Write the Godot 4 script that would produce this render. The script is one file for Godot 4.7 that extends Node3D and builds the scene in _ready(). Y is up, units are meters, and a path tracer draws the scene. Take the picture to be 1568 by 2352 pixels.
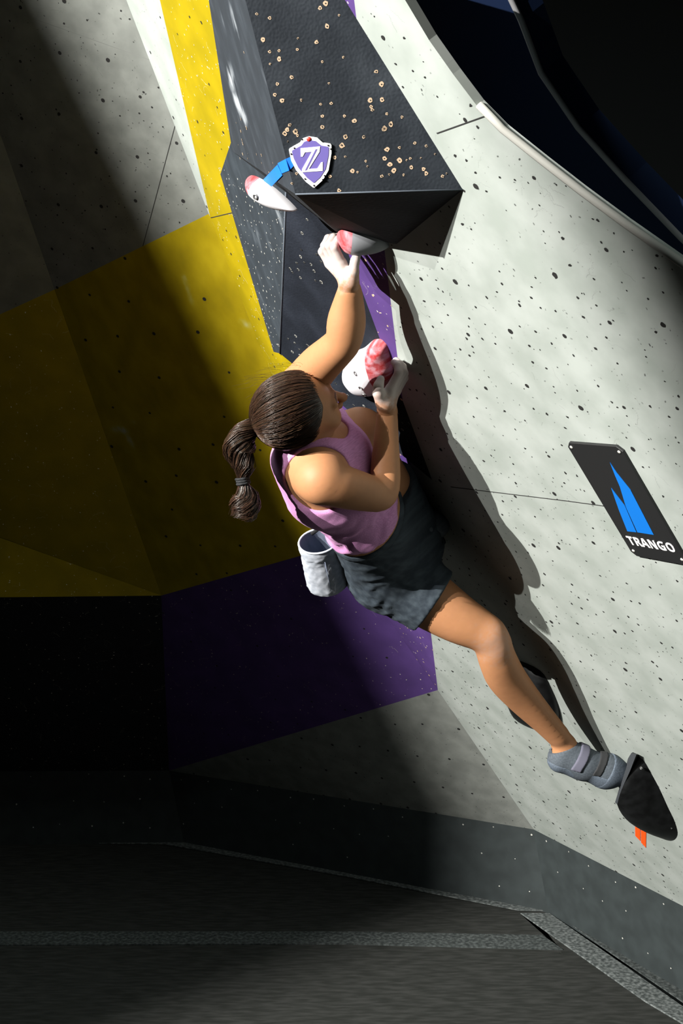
extends Node3D
# A climber on a steep indoor bouldering wall, lit by two stage lamps with flags, dark gym around.

var rng := RandomNumberGenerator.new()
var M := {}
var used_names := {}

func _ready() -> void:
	rng.seed = 7
	# ---- camera
	var cam := Camera3D.new()
	cam.name = "camera"
	cam.position = Vector3(0, 2.05, 0)
	cam.rotation_degrees = Vector3(-6.2018, 0, 0)
	cam.fov = 42.815
	cam.near = 0.05
	cam.far = 60.0
	add_child(cam)
	cam.current = true
	# ---- environment: a closed, dark hall; nearly no light comes from outside
	var we := WorldEnvironment.new()
	we.name = "world_environment"
	var env := Environment.new()
	env.background_mode = Environment.BG_COLOR
	env.background_color = Color(0.02, 0.022, 0.024)
	env.tonemap_mode = Environment.TONE_MAPPER_LINEAR
	env.tonemap_exposure = 1.0
	env.sdfgi_enabled = true
	env.ssao_enabled = true
	env.ssil_enabled = true
	we.environment = env
	add_child(we)
	# ---- the two lamps that light the climber
	make_materials()
	stage_lamp("stage_lamp", LAMP_MAIN, LAMP_AIM, 196.0, 0.016, DOORS_MAIN, "black stage lamp with barn doors on a tripod, the brighter of two")
	stage_lamp("stage_lamp", LAMP_SECOND, LAMP_AIM, 50.0, 0.016, DOORS_SECOND, "black stage lamp with barn doors on a tripod, the dimmer of two")
	ceiling_lamp(Vector3(-1.6, 5.42, -2.6), 9.0)
	# ---- the place
	build_hall()
	build_walls()
	build_mats()
	build_volumes()
	build_holds()
	build_signs()
	build_climber()

const LAMP_MAIN := Vector3(-5.7853, 4.3741, 0.936)
const LAMP_SECOND := Vector3(-5.3353, 4.6741, 1.986)
const LAMP_AIM := Vector3(0.1, 1.9, -3)
const DOORS_MAIN := [Transform3D(Vector3(0.30117, 0.94044, -0.1577), Vector3(-0.64481, 0.07902, -0.76025), Vector3(-0.7025, 0.33065, 0.63021), Vector3(0.3248, -0.1865, -0.4922)), Transform3D(Vector3(-0.32326, -0.94608, 0.02099), Vector3(0.41953, -0.12339, 0.89931), Vector3(-0.84823, 0.29952, 0.4368), Vector3(0.5719, -0.1982, -0.1272))]
const DOORS_SECOND := [Transform3D(Vector3(0.19192, 0.93752, -0.29022), Vector3(-0.76988, -0.03958, -0.63696), Vector3(-0.60865, 0.34568, 0.71418), Vector3(0.2497, -0.2133, -0.5241)), Transform3D(Vector3(-0.2426, -0.94377, 0.22459), Vector3(0.60195, 0.03511, 0.79776), Vector3(-0.76079, 0.32873, 0.55959), Vector3(0.5468, -0.192, -0.2161))]

# ------------------------------------------------------------------ helpers
func numbered(called: String) -> String:
	var k: int = used_names.get(called, 0)
	used_names[called] = k + 1
	return called if k == 0 else "%s_%03d" % [called, k]

func tag(o: Node, label: String, category: String, group := "") -> void:
	o.set_meta("label", label)
	o.set_meta("category", category)
	if group: o.set_meta("group", group)

func thing(called: String, label: String, category: String, at := Transform3D(), group := "") -> Node3D:
	var o := Node3D.new()
	o.name = numbered(called)
	add_child(o)
	o.transform = at
	tag(o, label, category, group)
	return o

func structure(called: String) -> Node3D:
	var o := Node3D.new()
	o.name = called
	add_child(o)
	o.set_meta("kind", "structure")
	return o

func obj(called: String, mesh: Mesh, mat: Material, parent: Node, at := Transform3D()) -> MeshInstance3D:
	var o := MeshInstance3D.new()
	o.name = called
	o.mesh = mesh
	o.material_override = mat
	o.transform = at
	parent.add_child(o, true)
	return o

func tri(st: SurfaceTool, a: Vector3, b: Vector3, c: Vector3, n: Vector3) -> void:
	# front faces run clockwise
	if (b - a).cross(c - a).dot(n) > 0.0:
		var t := b; b = c; c = t
	for p: Vector3 in [a, b, c]:
		st.set_uv(Vector2(p.x, p.y))
		st.add_vertex(p)

func quad(st: SurfaceTool, a: Vector3, b: Vector3, c: Vector3, d: Vector3, n: Vector3) -> void:
	tri(st, a, b, c, n)
	tri(st, a, c, d, n)

func begin(smooth := false) -> SurfaceTool:
	var st := SurfaceTool.new()
	st.begin(Mesh.PRIMITIVE_TRIANGLES)
	st.set_smooth_group(0 if smooth else -1)
	return st

func finish(st: SurfaceTool) -> ArrayMesh:
	st.generate_normals()
	return st.commit()

# a flat panel with thickness: outline in metres in its own plane, front at z = front
func slab_mesh(outline: Array, thick: float, front := 0.0, bevel := 0.0) -> ArrayMesh:
	var p := PackedVector2Array(outline)
	if not Geometry2D.is_polygon_clockwise(p):
		p.reverse()
	var inner := p
	if bevel > 0.0:
		var off := Geometry2D.offset_polygon(p, -bevel)
		if off.size() == 1 and off[0].size() == p.size():
			inner = off[0]
			if not Geometry2D.is_polygon_clockwise(inner): inner.reverse()
			# align starts
			var best := 0
			for i in inner.size():
				if inner[i].distance_to(p[0]) < inner[best].distance_to(p[0]): best = i
			var turned := PackedVector2Array()
			for i in inner.size(): turned.append(inner[(i + best) % inner.size()])
			inner = turned
		else:
			bevel = 0.0
	var st := begin()
	var idx := Geometry2D.triangulate_polygon(inner)
	for k in range(0, idx.size(), 3):
		var a := inner[idx[k]]; var b := inner[idx[k + 1]]; var c := inner[idx[k + 2]]
		tri(st, Vector3(a.x, a.y, front), Vector3(b.x, b.y, front), Vector3(c.x, c.y, front), Vector3(0, 0, 1))
	var n := p.size()
	for i in n:
		var a := p[i]; var b := p[(i + 1) % n]
		var ia := inner[i]; var ib := inner[(i + 1) % n]
		var out := (b - a).orthogonal()
		var nn := Vector3(out.x, out.y, 0).normalized()
		var mid := (a + b) * 0.5 + Vector2(nn.x, nn.y) * 0.0005
		if Geometry2D.is_point_in_polygon(mid, p): nn = -nn
		if bevel > 0.0:
			quad(st, Vector3(ia.x, ia.y, front), Vector3(ib.x, ib.y, front), Vector3(b.x, b.y, front - bevel), Vector3(a.x, a.y, front - bevel), nn + Vector3(0, 0, 1))
		quad(st, Vector3(a.x, a.y, front - bevel), Vector3(b.x, b.y, front - bevel), Vector3(b.x, b.y, front - thick), Vector3(a.x, a.y, front - thick), nn)
	return finish(st)

# flat irregular marks (bolt holes, chipped paint) in the plane z = lift
func marks_mesh(at: Array, size: float, vary: float, lift: float, sides := 7, ragged := 0.25, ring := 0.0) -> ArrayMesh:
	var st := begin()
	for q: Vector2 in at:
		var r := size * (1.0 + rng.randf_range(-vary, vary))
		var turn := rng.randf() * TAU
		var rim := []
		for k in sides:
			var a := turn + TAU * k / sides
			rim.append(Vector3(q.x + cos(a) * r * (1.0 + rng.randf_range(-ragged, ragged)), q.y + sin(a) * r * (1.0 + rng.randf_range(-ragged, ragged)), lift))
		for k in sides:
			var a: Vector3 = rim[k]; var b: Vector3 = rim[(k + 1) % sides]
			if ring > 0.0:
				var c := Vector3(q.x, q.y, lift)
				quad(st, a, b, c.lerp(b, ring), c.lerp(a, ring), Vector3(0, 0, 1))
			else:
				tri(st, a, b, Vector3(q.x, q.y, lift), Vector3(0, 0, 1))
	return finish(st)

func joined_part(called: String, mesh: Mesh, mat: Material, parent: Node, at := Transform3D()) -> MeshInstance3D:
	var o := obj(called, mesh, mat, parent, at)
	o.set_meta("kind", "stuff")
	return o

# a narrow groove line drawn as a sunk dark joint between boards
func joint_mesh(path: Array, width: float, lift: float) -> ArrayMesh:
	var st := begin()
	for i in path.size() - 1:
		var a: Vector2 = path[i]; var b: Vector2 = path[i + 1]
		var s := (b - a).normalized().orthogonal() * width * 0.5
		quad(st, Vector3(a.x - s.x, a.y - s.y, lift), Vector3(b.x - s.x, b.y - s.y, lift), Vector3(b.x + s.x, b.y + s.y, lift), Vector3(a.x + s.x, a.y + s.y, lift), Vector3(0, 0, 1))
	return finish(st)

# a tube along a path, radius per point
func tube(st: SurfaceTool, path: Array, radii: Array, sides := 8, caps := true) -> void:
	var n := path.size()
	var up := Vector3(0.13, 0.97, 0.21)
	var rings := []
	for i in n:
		var t: Vector3 = (path[mini(i + 1, n - 1)] - path[maxi(i - 1, 0)]).normalized()
		if absf(t.dot(up)) > 0.95: up = Vector3(0.9, 0.1, 0.4)
		var u := up.cross(t).normalized()
		var v := t.cross(u)
		up = v
		var ring := []
		for k in sides:
			var a := TAU * k / sides
			ring.append(path[i] + (u * cos(a) + v * sin(a)) * radii[i])
		rings.append(ring)
	for i in n - 1:
		for k in sides:
			var a: Vector3 = rings[i][k]; var b: Vector3 = rings[i][(k + 1) % sides]
			var c: Vector3 = rings[i + 1][(k + 1) % sides]; var d: Vector3 = rings[i + 1][k]
			quad(st, a, b, c, d, (a + c) * 0.5 - (path[i] + path[i + 1]) * 0.5)
	if caps:
		for e in [0, n - 1]:
			var dir: Vector3 = (path[0] - path[1]) if e == 0 else (path[n - 1] - path[n - 2])
			for k in sides:
				tri(st, rings[e][k], rings[e][(k + 1) % sides], path[e], dir)

func tube_mesh(path: Array, radii: Array, sides := 8) -> ArrayMesh:
	var st := begin(true)
	tube(st, path, radii, sides)
	return finish(st)

# a turned profile round the y axis: [radius, height] pairs
func lathe_mesh(profile: Array, sides := 24, smooth := true) -> ArrayMesh:
	var st := begin(smooth)
	for i in profile.size() - 1:
		var a: Vector2 = profile[i]; var b: Vector2 = profile[i + 1]
		var pn := Vector2(b.y - a.y, -(b.x - a.x))
		for k in sides:
			var t0 := TAU * k / sides; var t1 := TAU * (k + 1) / sides
			var m := (t0 + t1) * 0.5
			quad(st, Vector3(a.x * cos(t0), a.y, a.x * sin(t0)), Vector3(a.x * cos(t1), a.y, a.x * sin(t1)), Vector3(b.x * cos(t1), b.y, b.x * sin(t1)), Vector3(b.x * cos(t0), b.y, b.x * sin(t0)), Vector3(pn.x * cos(m), pn.y, pn.x * sin(m)))
	return finish(st)

func box_mesh(size: Vector3) -> BoxMesh:
	var b := BoxMesh.new()
	b.size = size
	return b

# ------------------------------------------------------------------ materials
func noise_tex(freq: float, lo: Color, hi: Color, seed_: int, octaves := 4, size := 512, mid := 0.5) -> ImageTexture:
	var f := FastNoiseLite.new()
	f.seed = seed_
	f.noise_type = FastNoiseLite.TYPE_SIMPLEX_SMOOTH
	f.frequency = freq
	f.fractal_octaves = octaves
	var im := f.get_seamless_image(size, size, false, false, 0.15, true)
	im.convert(Image.FORMAT_RGBA8)
	var d := im.get_data()
	var g := PackedColorArray()
	for i in 256:
		var t := clampf((i / 255.0 - mid) * 1.6 + 0.5, 0.0, 1.0)
		g.append(lo.lerp(hi, t))
	for i in range(0, d.size(), 4):
		var c := g[d[i]]
		d[i] = int(c.r * 255.0); d[i + 1] = int(c.g * 255.0); d[i + 2] = int(c.b * 255.0); d[i + 3] = int(c.a * 255.0)
	return ImageTexture.create_from_image(Image.create_from_data(size, size, false, Image.FORMAT_RGBA8, d))

# scuffs, flecks and scratches on a clear ground, one metre square
func fleck_tex(count: int, dark: Color, long_share: float, seed_: int, size := 1024) -> ImageTexture:
	var r := RandomNumberGenerator.new()
	r.seed = seed_
	var im := Image.create(size, size, false, Image.FORMAT_RGBA8)
	im.fill(Color(dark.r, dark.g, dark.b, 0.0))
	for k in count:
		var x := r.randf() * size; var y := r.randf() * size
		var a := r.randf() * PI
		var n := int(r.randf_range(1, 5))
		var w := r.randi_range(1, 3)
		var al := r.randf_range(0.25, 0.95)
		if r.randf() < long_share:
			n = int(r.randf_range(10, 60)); w = 1; al = r.randf_range(0.1, 0.4)
		var c := Color(dark.r, dark.g, dark.b, al)
		for s in n:
			var px := int(x + cos(a) * s); var py := int(y + sin(a) * s)
			for i in w:
				for j in w:
					im.set_pixel(posmod(px + i, size), posmod(py + j, size), c)
			a += r.randf_range(-0.1, 0.1)
	return ImageTexture.create_from_image(im)

func plain_mat(c: Color, rough := 0.7, metal := 0.0, spec := 0.5) -> StandardMaterial3D:
	var m := StandardMaterial3D.new()
	m.albedo_color = c
	m.roughness = rough
	m.metallic = metal
	m.metallic_specular = spec
	return m

func paint_mat(c: Color, ground: Texture2D, flecks: Texture2D, rough := 0.75, relief := 0.0, relief_tex: Texture2D = null, scale := 1.0) -> StandardMaterial3D:
	var m := plain_mat(c, rough, 0.0, 0.35)
	m.albedo_texture = ground
	m.uv1_scale = Vector3(scale, scale, scale)
	if flecks:
		m.detail_enabled = true
		m.detail_albedo = flecks
		m.detail_uv_layer = BaseMaterial3D.DETAIL_UV_1
		m.detail_blend_mode = BaseMaterial3D.BLEND_MODE_MIX
	if relief > 0.0:
		m.heightmap_enabled = true
		m.heightmap_texture = relief_tex
		m.heightmap_scale = relief
	return m

func make_materials() -> void:
	var mottled := noise_tex(0.012, Color(0.9, 0.91, 0.9), Color(1, 1, 1), 3, 5)
	var worn := noise_tex(0.02, Color(0.88, 0.88, 0.88), Color(1, 1, 1), 5, 5)
	var flecks := fleck_tex(760, Color(0.1, 0.1, 0.1), 0.12, 11)
	var pale_flecks := fleck_tex(420, Color(0.85, 0.82, 0.74), 0.1, 12)
	var mixed := fleck_tex(500, Color(0.93, 0.92, 0.86), 0.15, 13)
	var sandy := noise_tex(0.28, Color(0, 0, 0), Color(1, 1, 1), 9, 2, 512)
	var chalky := noise_tex(0.011, Color(0.62, 0.66, 0.7), Color(1.0, 1.0, 1.0), 21, 6, 512, 0.58)
	M.white = paint_mat(Color(0.62, 0.645, 0.632), mottled, flecks, 0.6)
	M.grey = paint_mat(Color(0.48, 0.495, 0.48), worn, flecks, 0.7)
	M.yellow = paint_mat(Color(0.6, 0.525, 0.01), mottled, mixed, 0.6)
	M.yellow_chalked = chalked(Color(0.6, 0.525, 0.01), [[Vector2(-0.6941, 2.398), 0.012, 0.05, 0.8], [Vector2(-0.6976, 2.3469), 0.014, 0.05, 0.7], [Vector2(-1.137, 1.8122), 0.05, 0.02, 0.75], [Vector2(-1.1248, 1.7766), 0.02, 0.04, 0.8], [Vector2(-1.1746, 1.7203), 0.025, 0.03, 0.8], [Vector2(-1.0815, 1.8402), 0.03, 0.015, 0.6], [Vector2(-1.4289, 1.8269), 0.02, 0.025, 0.6], [Vector2(-0.8848, 1.9723), 0.02, 0.03, 0.6], [Vector2(-0.7554, 2.0711), 0.04, 0.02, 0.5], [Vector2(-0.5376, 2.2165), 0.03, 0.02, 0.7], [Vector2(-1.1424, 2.3456), 0.04, 0.03, 0.4]], Vector2(-3.0, 0.4), 3.2, 17, 1024)
	M.purple = paint_mat(Color(0.32, 0.23, 0.46), mottled, pale_flecks, 0.6)
	M.charcoal = paint_mat(Color(0.12, 0.125, 0.14), worn, pale_flecks, 0.8)
	M.kick = paint_mat(Color(0.185, 0.21, 0.215), worn, null, 0.7)
	M.volume = paint_mat(Color(0.165, 0.185, 0.21), chalky, null, 0.8, 0.05, sandy)
	M.volume_navy = paint_mat(Color(0.125, 0.145, 0.185), chalky, null, 0.8, 0.05, sandy)
	M.chalk_edge = plain_mat(Color(0.3, 0.33, 0.37), 0.9)
	M.edge = plain_mat(Color(0.62, 0.62, 0.6), 0.7)
	M.joint = plain_mat(Color(0.12, 0.12, 0.12), 0.9)
	M.faint_joint = plain_mat(Color(0.42, 0.43, 0.42), 0.9)
	M.hole = plain_mat(Color(0.07, 0.07, 0.07), 0.8)
	M.chip = plain_mat(Color(0.68, 0.59, 0.49), 0.9)
	M.pale_rim = plain_mat(Color(0.66, 0.66, 0.64), 0.7)
	M.mat_cover = paint_mat(Color(0.19, 0.195, 0.19), noise_tex(0.035, Color(0.72, 0.74, 0.72), Color(1, 1, 1), 31, 5), null, 0.75)
	M.mat_strip = paint_mat(Color(0.31, 0.33, 0.33), noise_tex(0.05, Color(0.55, 0.57, 0.57), Color(1, 1, 1), 33, 4), null, 0.8, 0.0, null, 2.0)
	M.worn_strip = paint_mat(Color(0.42, 0.44, 0.44), noise_tex(0.05, Color(0.5, 0.52, 0.52), Color(1, 1, 1), 35, 4), null, 0.8, 0.0, null, 2.0)
	M.mat_cover.uv1_scale = Vector3(0.5, 2.5, 1.0)
	M.mat_dark = plain_mat(Color(0.06, 0.06, 0.06), 0.95)
	M.hall = plain_mat(Color(0.32, 0.325, 0.33), 0.9)
	M.navy = plain_mat(Color(0.12, 0.21, 0.38), 0.7)
	M.cap = plain_mat(Color(0.9, 0.9, 0.92), 0.5)
	M.black_metal = plain_mat(Color(0.05, 0.05, 0.05), 0.5, 0.6)
	M.flag = plain_mat(Color(0.02, 0.02, 0.02), 0.95, 0.0, 0.1)
	M.lens = plain_mat(Color(1, 1, 1), 0.2)
	M.lens.emission_enabled = true
	M.lens.emission = Color(1.0, 0.98, 0.95)
	M.lens.emission_energy_multiplier = 1.5
	M.panel = plain_mat(Color(0.9, 0.9, 0.9), 0.6)
	M.panel.emission_enabled = true
	M.panel.emission = Color(0.95, 1.0, 0.97)
	M.panel.emission_energy_multiplier = 0.3
	M.steel = plain_mat(Color(0.6, 0.6, 0.6), 0.35, 0.9)
	M.orange = plain_mat(Color(1.0, 0.32, 0.02), 0.6)
	M.blue_tape = paint_mat(Color(0.1, 0.42, 0.88), mottled, null, 0.6)
	M.sign_black = plain_mat(Color(0.09, 0.095, 0.1), 0.55)
	M.sign_blue = plain_mat(Color(0.02, 0.4, 0.74), 0.5)
	M.sign_white = plain_mat(Color(0.9, 0.9, 0.9), 0.5)
	M.shield_purple = plain_mat(Color(0.37, 0.33, 0.6), 0.6)
	M.red_screw = plain_mat(Color(0.75, 0.2, 0.15), 0.5)

# chalk dust rubbed on a face: patches [centre, half width, half height, strength] in metres of the face's own plane
func chalked(c: Color, patches: Array, lo: Vector2, size: float, seed_: int, px := 512) -> StandardMaterial3D:
	var fine := FastNoiseLite.new()
	fine.seed = seed_
	fine.frequency = 0.03
	fine.fractal_octaves = 5
	var im := Image.create(px, px, false, Image.FORMAT_RGB8)
	var dust := Color(0.62, 0.64, 0.66)
	for y in px:
		for x in px:
			var q := lo + Vector2(x, y) * size / px
			var w := 0.0
			for p: Array in patches:
				var d: Vector2 = (q - p[0]) / Vector2(p[1], p[2])
				var l := d.length_squared()
				if l < 2.6: w = maxf(w, p[3] * (1.0 - l / 2.6))
			var n := fine.get_noise_2d(x, y * 0.6)
			var k := clampf((w - 0.45 + n * 1.1) * 1.5, 0.0, 1.0) * w + maxf(0.0, n) * 0.08
			im.set_pixel(x, y, (c * (0.95 + 0.13 * n)).lerp(dust, clampf(k, 0.0, 0.9)))
	var m := plain_mat(Color(1, 1, 1), 0.85, 0.0, 0.3)
	m.albedo_texture = ImageTexture.create_from_image(im)
	m.uv1_scale = Vector3(1.0 / size, 1.0 / size, 1)
	m.uv1_offset = Vector3(-lo.x / size, -lo.y / size, 0)
	return m

# ------------------------------------------------------------------ lamps (out of frame)
func ceiling_lamp(at: Vector3, energy: float) -> void:
	var o := thing("ceiling_lamp", "dim square lamp panel under the hall ceiling", "lamp", Transform3D(Basis(), at))
	obj("tray", box_mesh(Vector3(1.3, 0.06, 1.3)), M.black_metal, o)
	obj("lamp_panel", box_mesh(Vector3(1.2, 0.01, 1.2)), M.panel, o, Transform3D(Basis(), Vector3(0, -0.033, 0)))
	var l := AreaLight3D.new()
	l.name = "panel_glow"
	o.add_child(l)
	l.transform = Transform3D(Basis(Vector3.RIGHT, -PI / 2.0), Vector3(0, -0.05, 0))
	l.area_size = Vector2(1.2, 1.2)
	l.light_energy = energy
	l.light_color = Color(0.95, 1.0, 0.97)
	l.area_range = 15.0
	l.shadow_enabled = true

func stage_lamp(called: String, at: Vector3, aim: Vector3, energy: float, bulb: float, doors: Array, label: String) -> void:
	var look := Transform3D(Basis(), at).looking_at(aim, Vector3.UP)
	var o := thing(called, label, "lamp", Transform3D(Basis(), at))
	var turned := Transform3D(look.basis * Basis(Vector3.RIGHT, -PI / 2.0), Vector3.ZERO)   # profile y axis -> aim
	obj("housing", lathe_mesh([Vector2(0.0, -0.36), Vector2(0.05, -0.35), Vector2(0.09, -0.27), Vector2(0.1, -0.1), Vector2(0.1, -0.02), Vector2(0.085, -0.02), Vector2(0.085, -0.05), Vector2(0.0, -0.05)]), M.black_metal, o, turned)
	var lens := obj("lamp_lens", lathe_mesh([Vector2(0.0, -0.035), Vector2(0.04, -0.037), Vector2(0.078, -0.045)]), M.lens, o, turned)
	lens.set_meta("label", "glowing lamp lens")
	obj("yoke", tube_mesh([Vector3(0.11, 0, 0.1), Vector3(0.12, -0.12, 0.1), Vector3(0, -0.16, 0.1), Vector3(-0.12, -0.12, 0.1), Vector3(-0.11, 0, 0.1)], [0.012, 0.012, 0.012, 0.012, 0.012]), M.black_metal, o, Transform3D(Basis(Vector3.UP, look.basis.get_euler().y), Vector3.ZERO))
	var back := look.basis * Vector3(0, 0, 0.1) * Vector3(1, 0, 1)
	obj("pole", tube_mesh([back + Vector3(0, -0.16, 0), back + Vector3(0, -at.y + 0.25, 0)], [0.016, 0.02]), M.black_metal, o)
	for k in 3:
		var a := TAU * k / 3.0 + 0.5
		obj("leg", tube_mesh([back + Vector3(0, -at.y + 0.75, 0), back + Vector3(cos(a) * 0.5, -at.y - 0.28, sin(a) * 0.5)], [0.012, 0.012]), M.black_metal, o)
	for d: Transform3D in doors:
		obj("barn_door", box_mesh(Vector3(0.9, 0.3, 0.004)), M.flag, o, d)
	var l := SpotLight3D.new()
	l.name = "beam"
	o.add_child(l)
	l.transform = Transform3D(look.basis, Vector3.ZERO)
	l.light_color = Color(1.0, 0.985, 0.955)
	l.light_energy = energy
	l.light_size = bulb
	l.spot_range = 25.0
	l.spot_attenuation = 2.0
	l.spot_angle = 22.0
	l.spot_angle_attenuation = 0.35
	l.shadow_enabled = true

# ------------------------------------------------------------------ the hall
func build_hall() -> void:
	var fl := structure("floor")
	obj("concrete", box_mesh(Vector3(16, 0.2, 14)), M.hall, fl, Transform3D(Basis(), Vector3(-0.8, -0.4, -2.5)))
	var ce := structure("ceiling")
	obj("deck", box_mesh(Vector3(16, 0.2, 14)), M.hall, ce, Transform3D(Basis(), Vector3(-0.8, 5.6, -2.5)))
	for w in [["wall_hall_rear", Vector3(16, 6, 0.2), Vector3(-0.8, 2.5, 4.5)], ["wall_hall_front", Vector3(16, 6, 0.2), Vector3(-0.8, 2.5, -9.5)], ["wall_hall_west", Vector3(0.2, 6, 14), Vector3(-8.5, 2.5, -2.5)], ["wall_hall_east", Vector3(0.2, 6, 14), Vector3(7, 2.5, -2.5)]]:
		var o := structure(w[0])
		obj("plaster", box_mesh(w[1]), M.hall, o, Transform3D(Basis(), w[2]))
	# the dark wall beyond the white one, with a pale capping along its curved edge
	var far := structure("wall_beyond")
	var cv: Array = [Vector2(1.8187, 2.8795), Vector2(1.8044, 2.8053), Vector2(1.7987, 2.7398), Vector2(1.7765, 2.6344), Vector2(1.7976, 2.5107), Vector2(1.8501, 2.3826), Vector2(1.9166, 2.2419), Vector2(2.0023, 2.0885)]
	var out: Array = cv.duplicate()
	out.append_array([Vector2(1.8775, 1.8657), Vector2(1.7351, 2.0926), Vector2(1.4699, 2.5293), Vector2(1.394, 2.9907), Vector2(1.6017, 3.0191)])
	var pl: Transform3D = Transform3D(Vector3(0.4715, 0, 0.88187), Vector3(-0.53266, 0.79697, 0.28479), Vector3(-0.70282, -0.60401, 0.37577), Vector3(0.9502, 0.5184, -4.8956))
	obj("navy_panel", slab_mesh(out, 0.06), M.navy, far, pl)
	var path := []
	var rad := []
	for q: Vector2 in cv:
		path.append(pl * Vector3(q.x, q.y, 0.004))
		rad.append(0.006)
	obj("edge_cap", tube_mesh(path, rad, 6), M.cap, far)

const PLANE_A_LOW := Transform3D(Vector3(0.99986, 0, -0.01694), Vector3(0.01029, 0.79463, 0.60701), Vector3(0.01346, -0.6071, 0.79452), Vector3(-0.7468, 0.3251, -5.5036))
const PLANE_A_MID := Transform3D(Vector3(0.99992, 0, -0.01287), Vector3(0.00396, 0.95143, 0.30784), Vector3(0.01225, -0.30787, 0.95135), Vector3(-0.6749, 1.2105, -4.8283))
const PLANE_A_TOP := Transform3D(Vector3(0.9935, 0, 0.11385), Vector3(-0.06135, 0.84238, 0.53537), Vector3(-0.0959, -0.53888, 0.83691), Vector3(-0.6749, 1.2105, -4.8283))
const PLANE_B := Transform3D(Vector3(0.89632, 0, 0.44341), Vector3(-0.24104, 0.83935, 0.48724), Vector3(-0.37217, -0.5436, 0.75232), Vector3(0.7253, 0.3251, -4.7753))
const PLANE_C := Transform3D(Vector3(0.4715, 0, 0.88187), Vector3(-0.53266, 0.79697, 0.28479), Vector3(-0.70282, -0.60401, 0.37577), Vector3(0.7253, 0.3251, -4.7753))
const PLANE_D := Transform3D(Vector3(0.30708, 0, 0.95168), Vector3(-0.42743, 0.89347, 0.13792), Vector3(-0.8503, -0.44913, 0.27437), Vector3(-0.5526, 2.9952, -3.4782))

# points of a jittered bolt grid inside an outline
func grid_in(outline: Array, du: float, dv: float, jitter: float, keep := 1.0) -> Array:
	var p := PackedVector2Array(outline)
	var lo := p[0]; var hi := p[0]
	for q in p:
		lo = lo.min(q); hi = hi.max(q)
	var out := []
	var row := 0
	var v := lo.y
	while v < hi.y:
		var u := lo.x + (du * 0.5 if row % 2 else 0.0)
		while u < hi.x:
			var q := Vector2(u + rng.randf_range(-jitter, jitter), v + rng.randf_range(-jitter, jitter))
			if rng.randf() < keep and Geometry2D.is_point_in_polygon(q, p): out.append(q)
			u += du
		v += dv
		row += 1
	return out

func wall_panel(parent: Node, called: String, plane: Transform3D, outline: Array, mat: Material, label := "") -> void:
	var o := obj(called, slab_mesh(outline, 0.018), mat, parent, plane)
	if label: o.set_meta("label", label)

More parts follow.
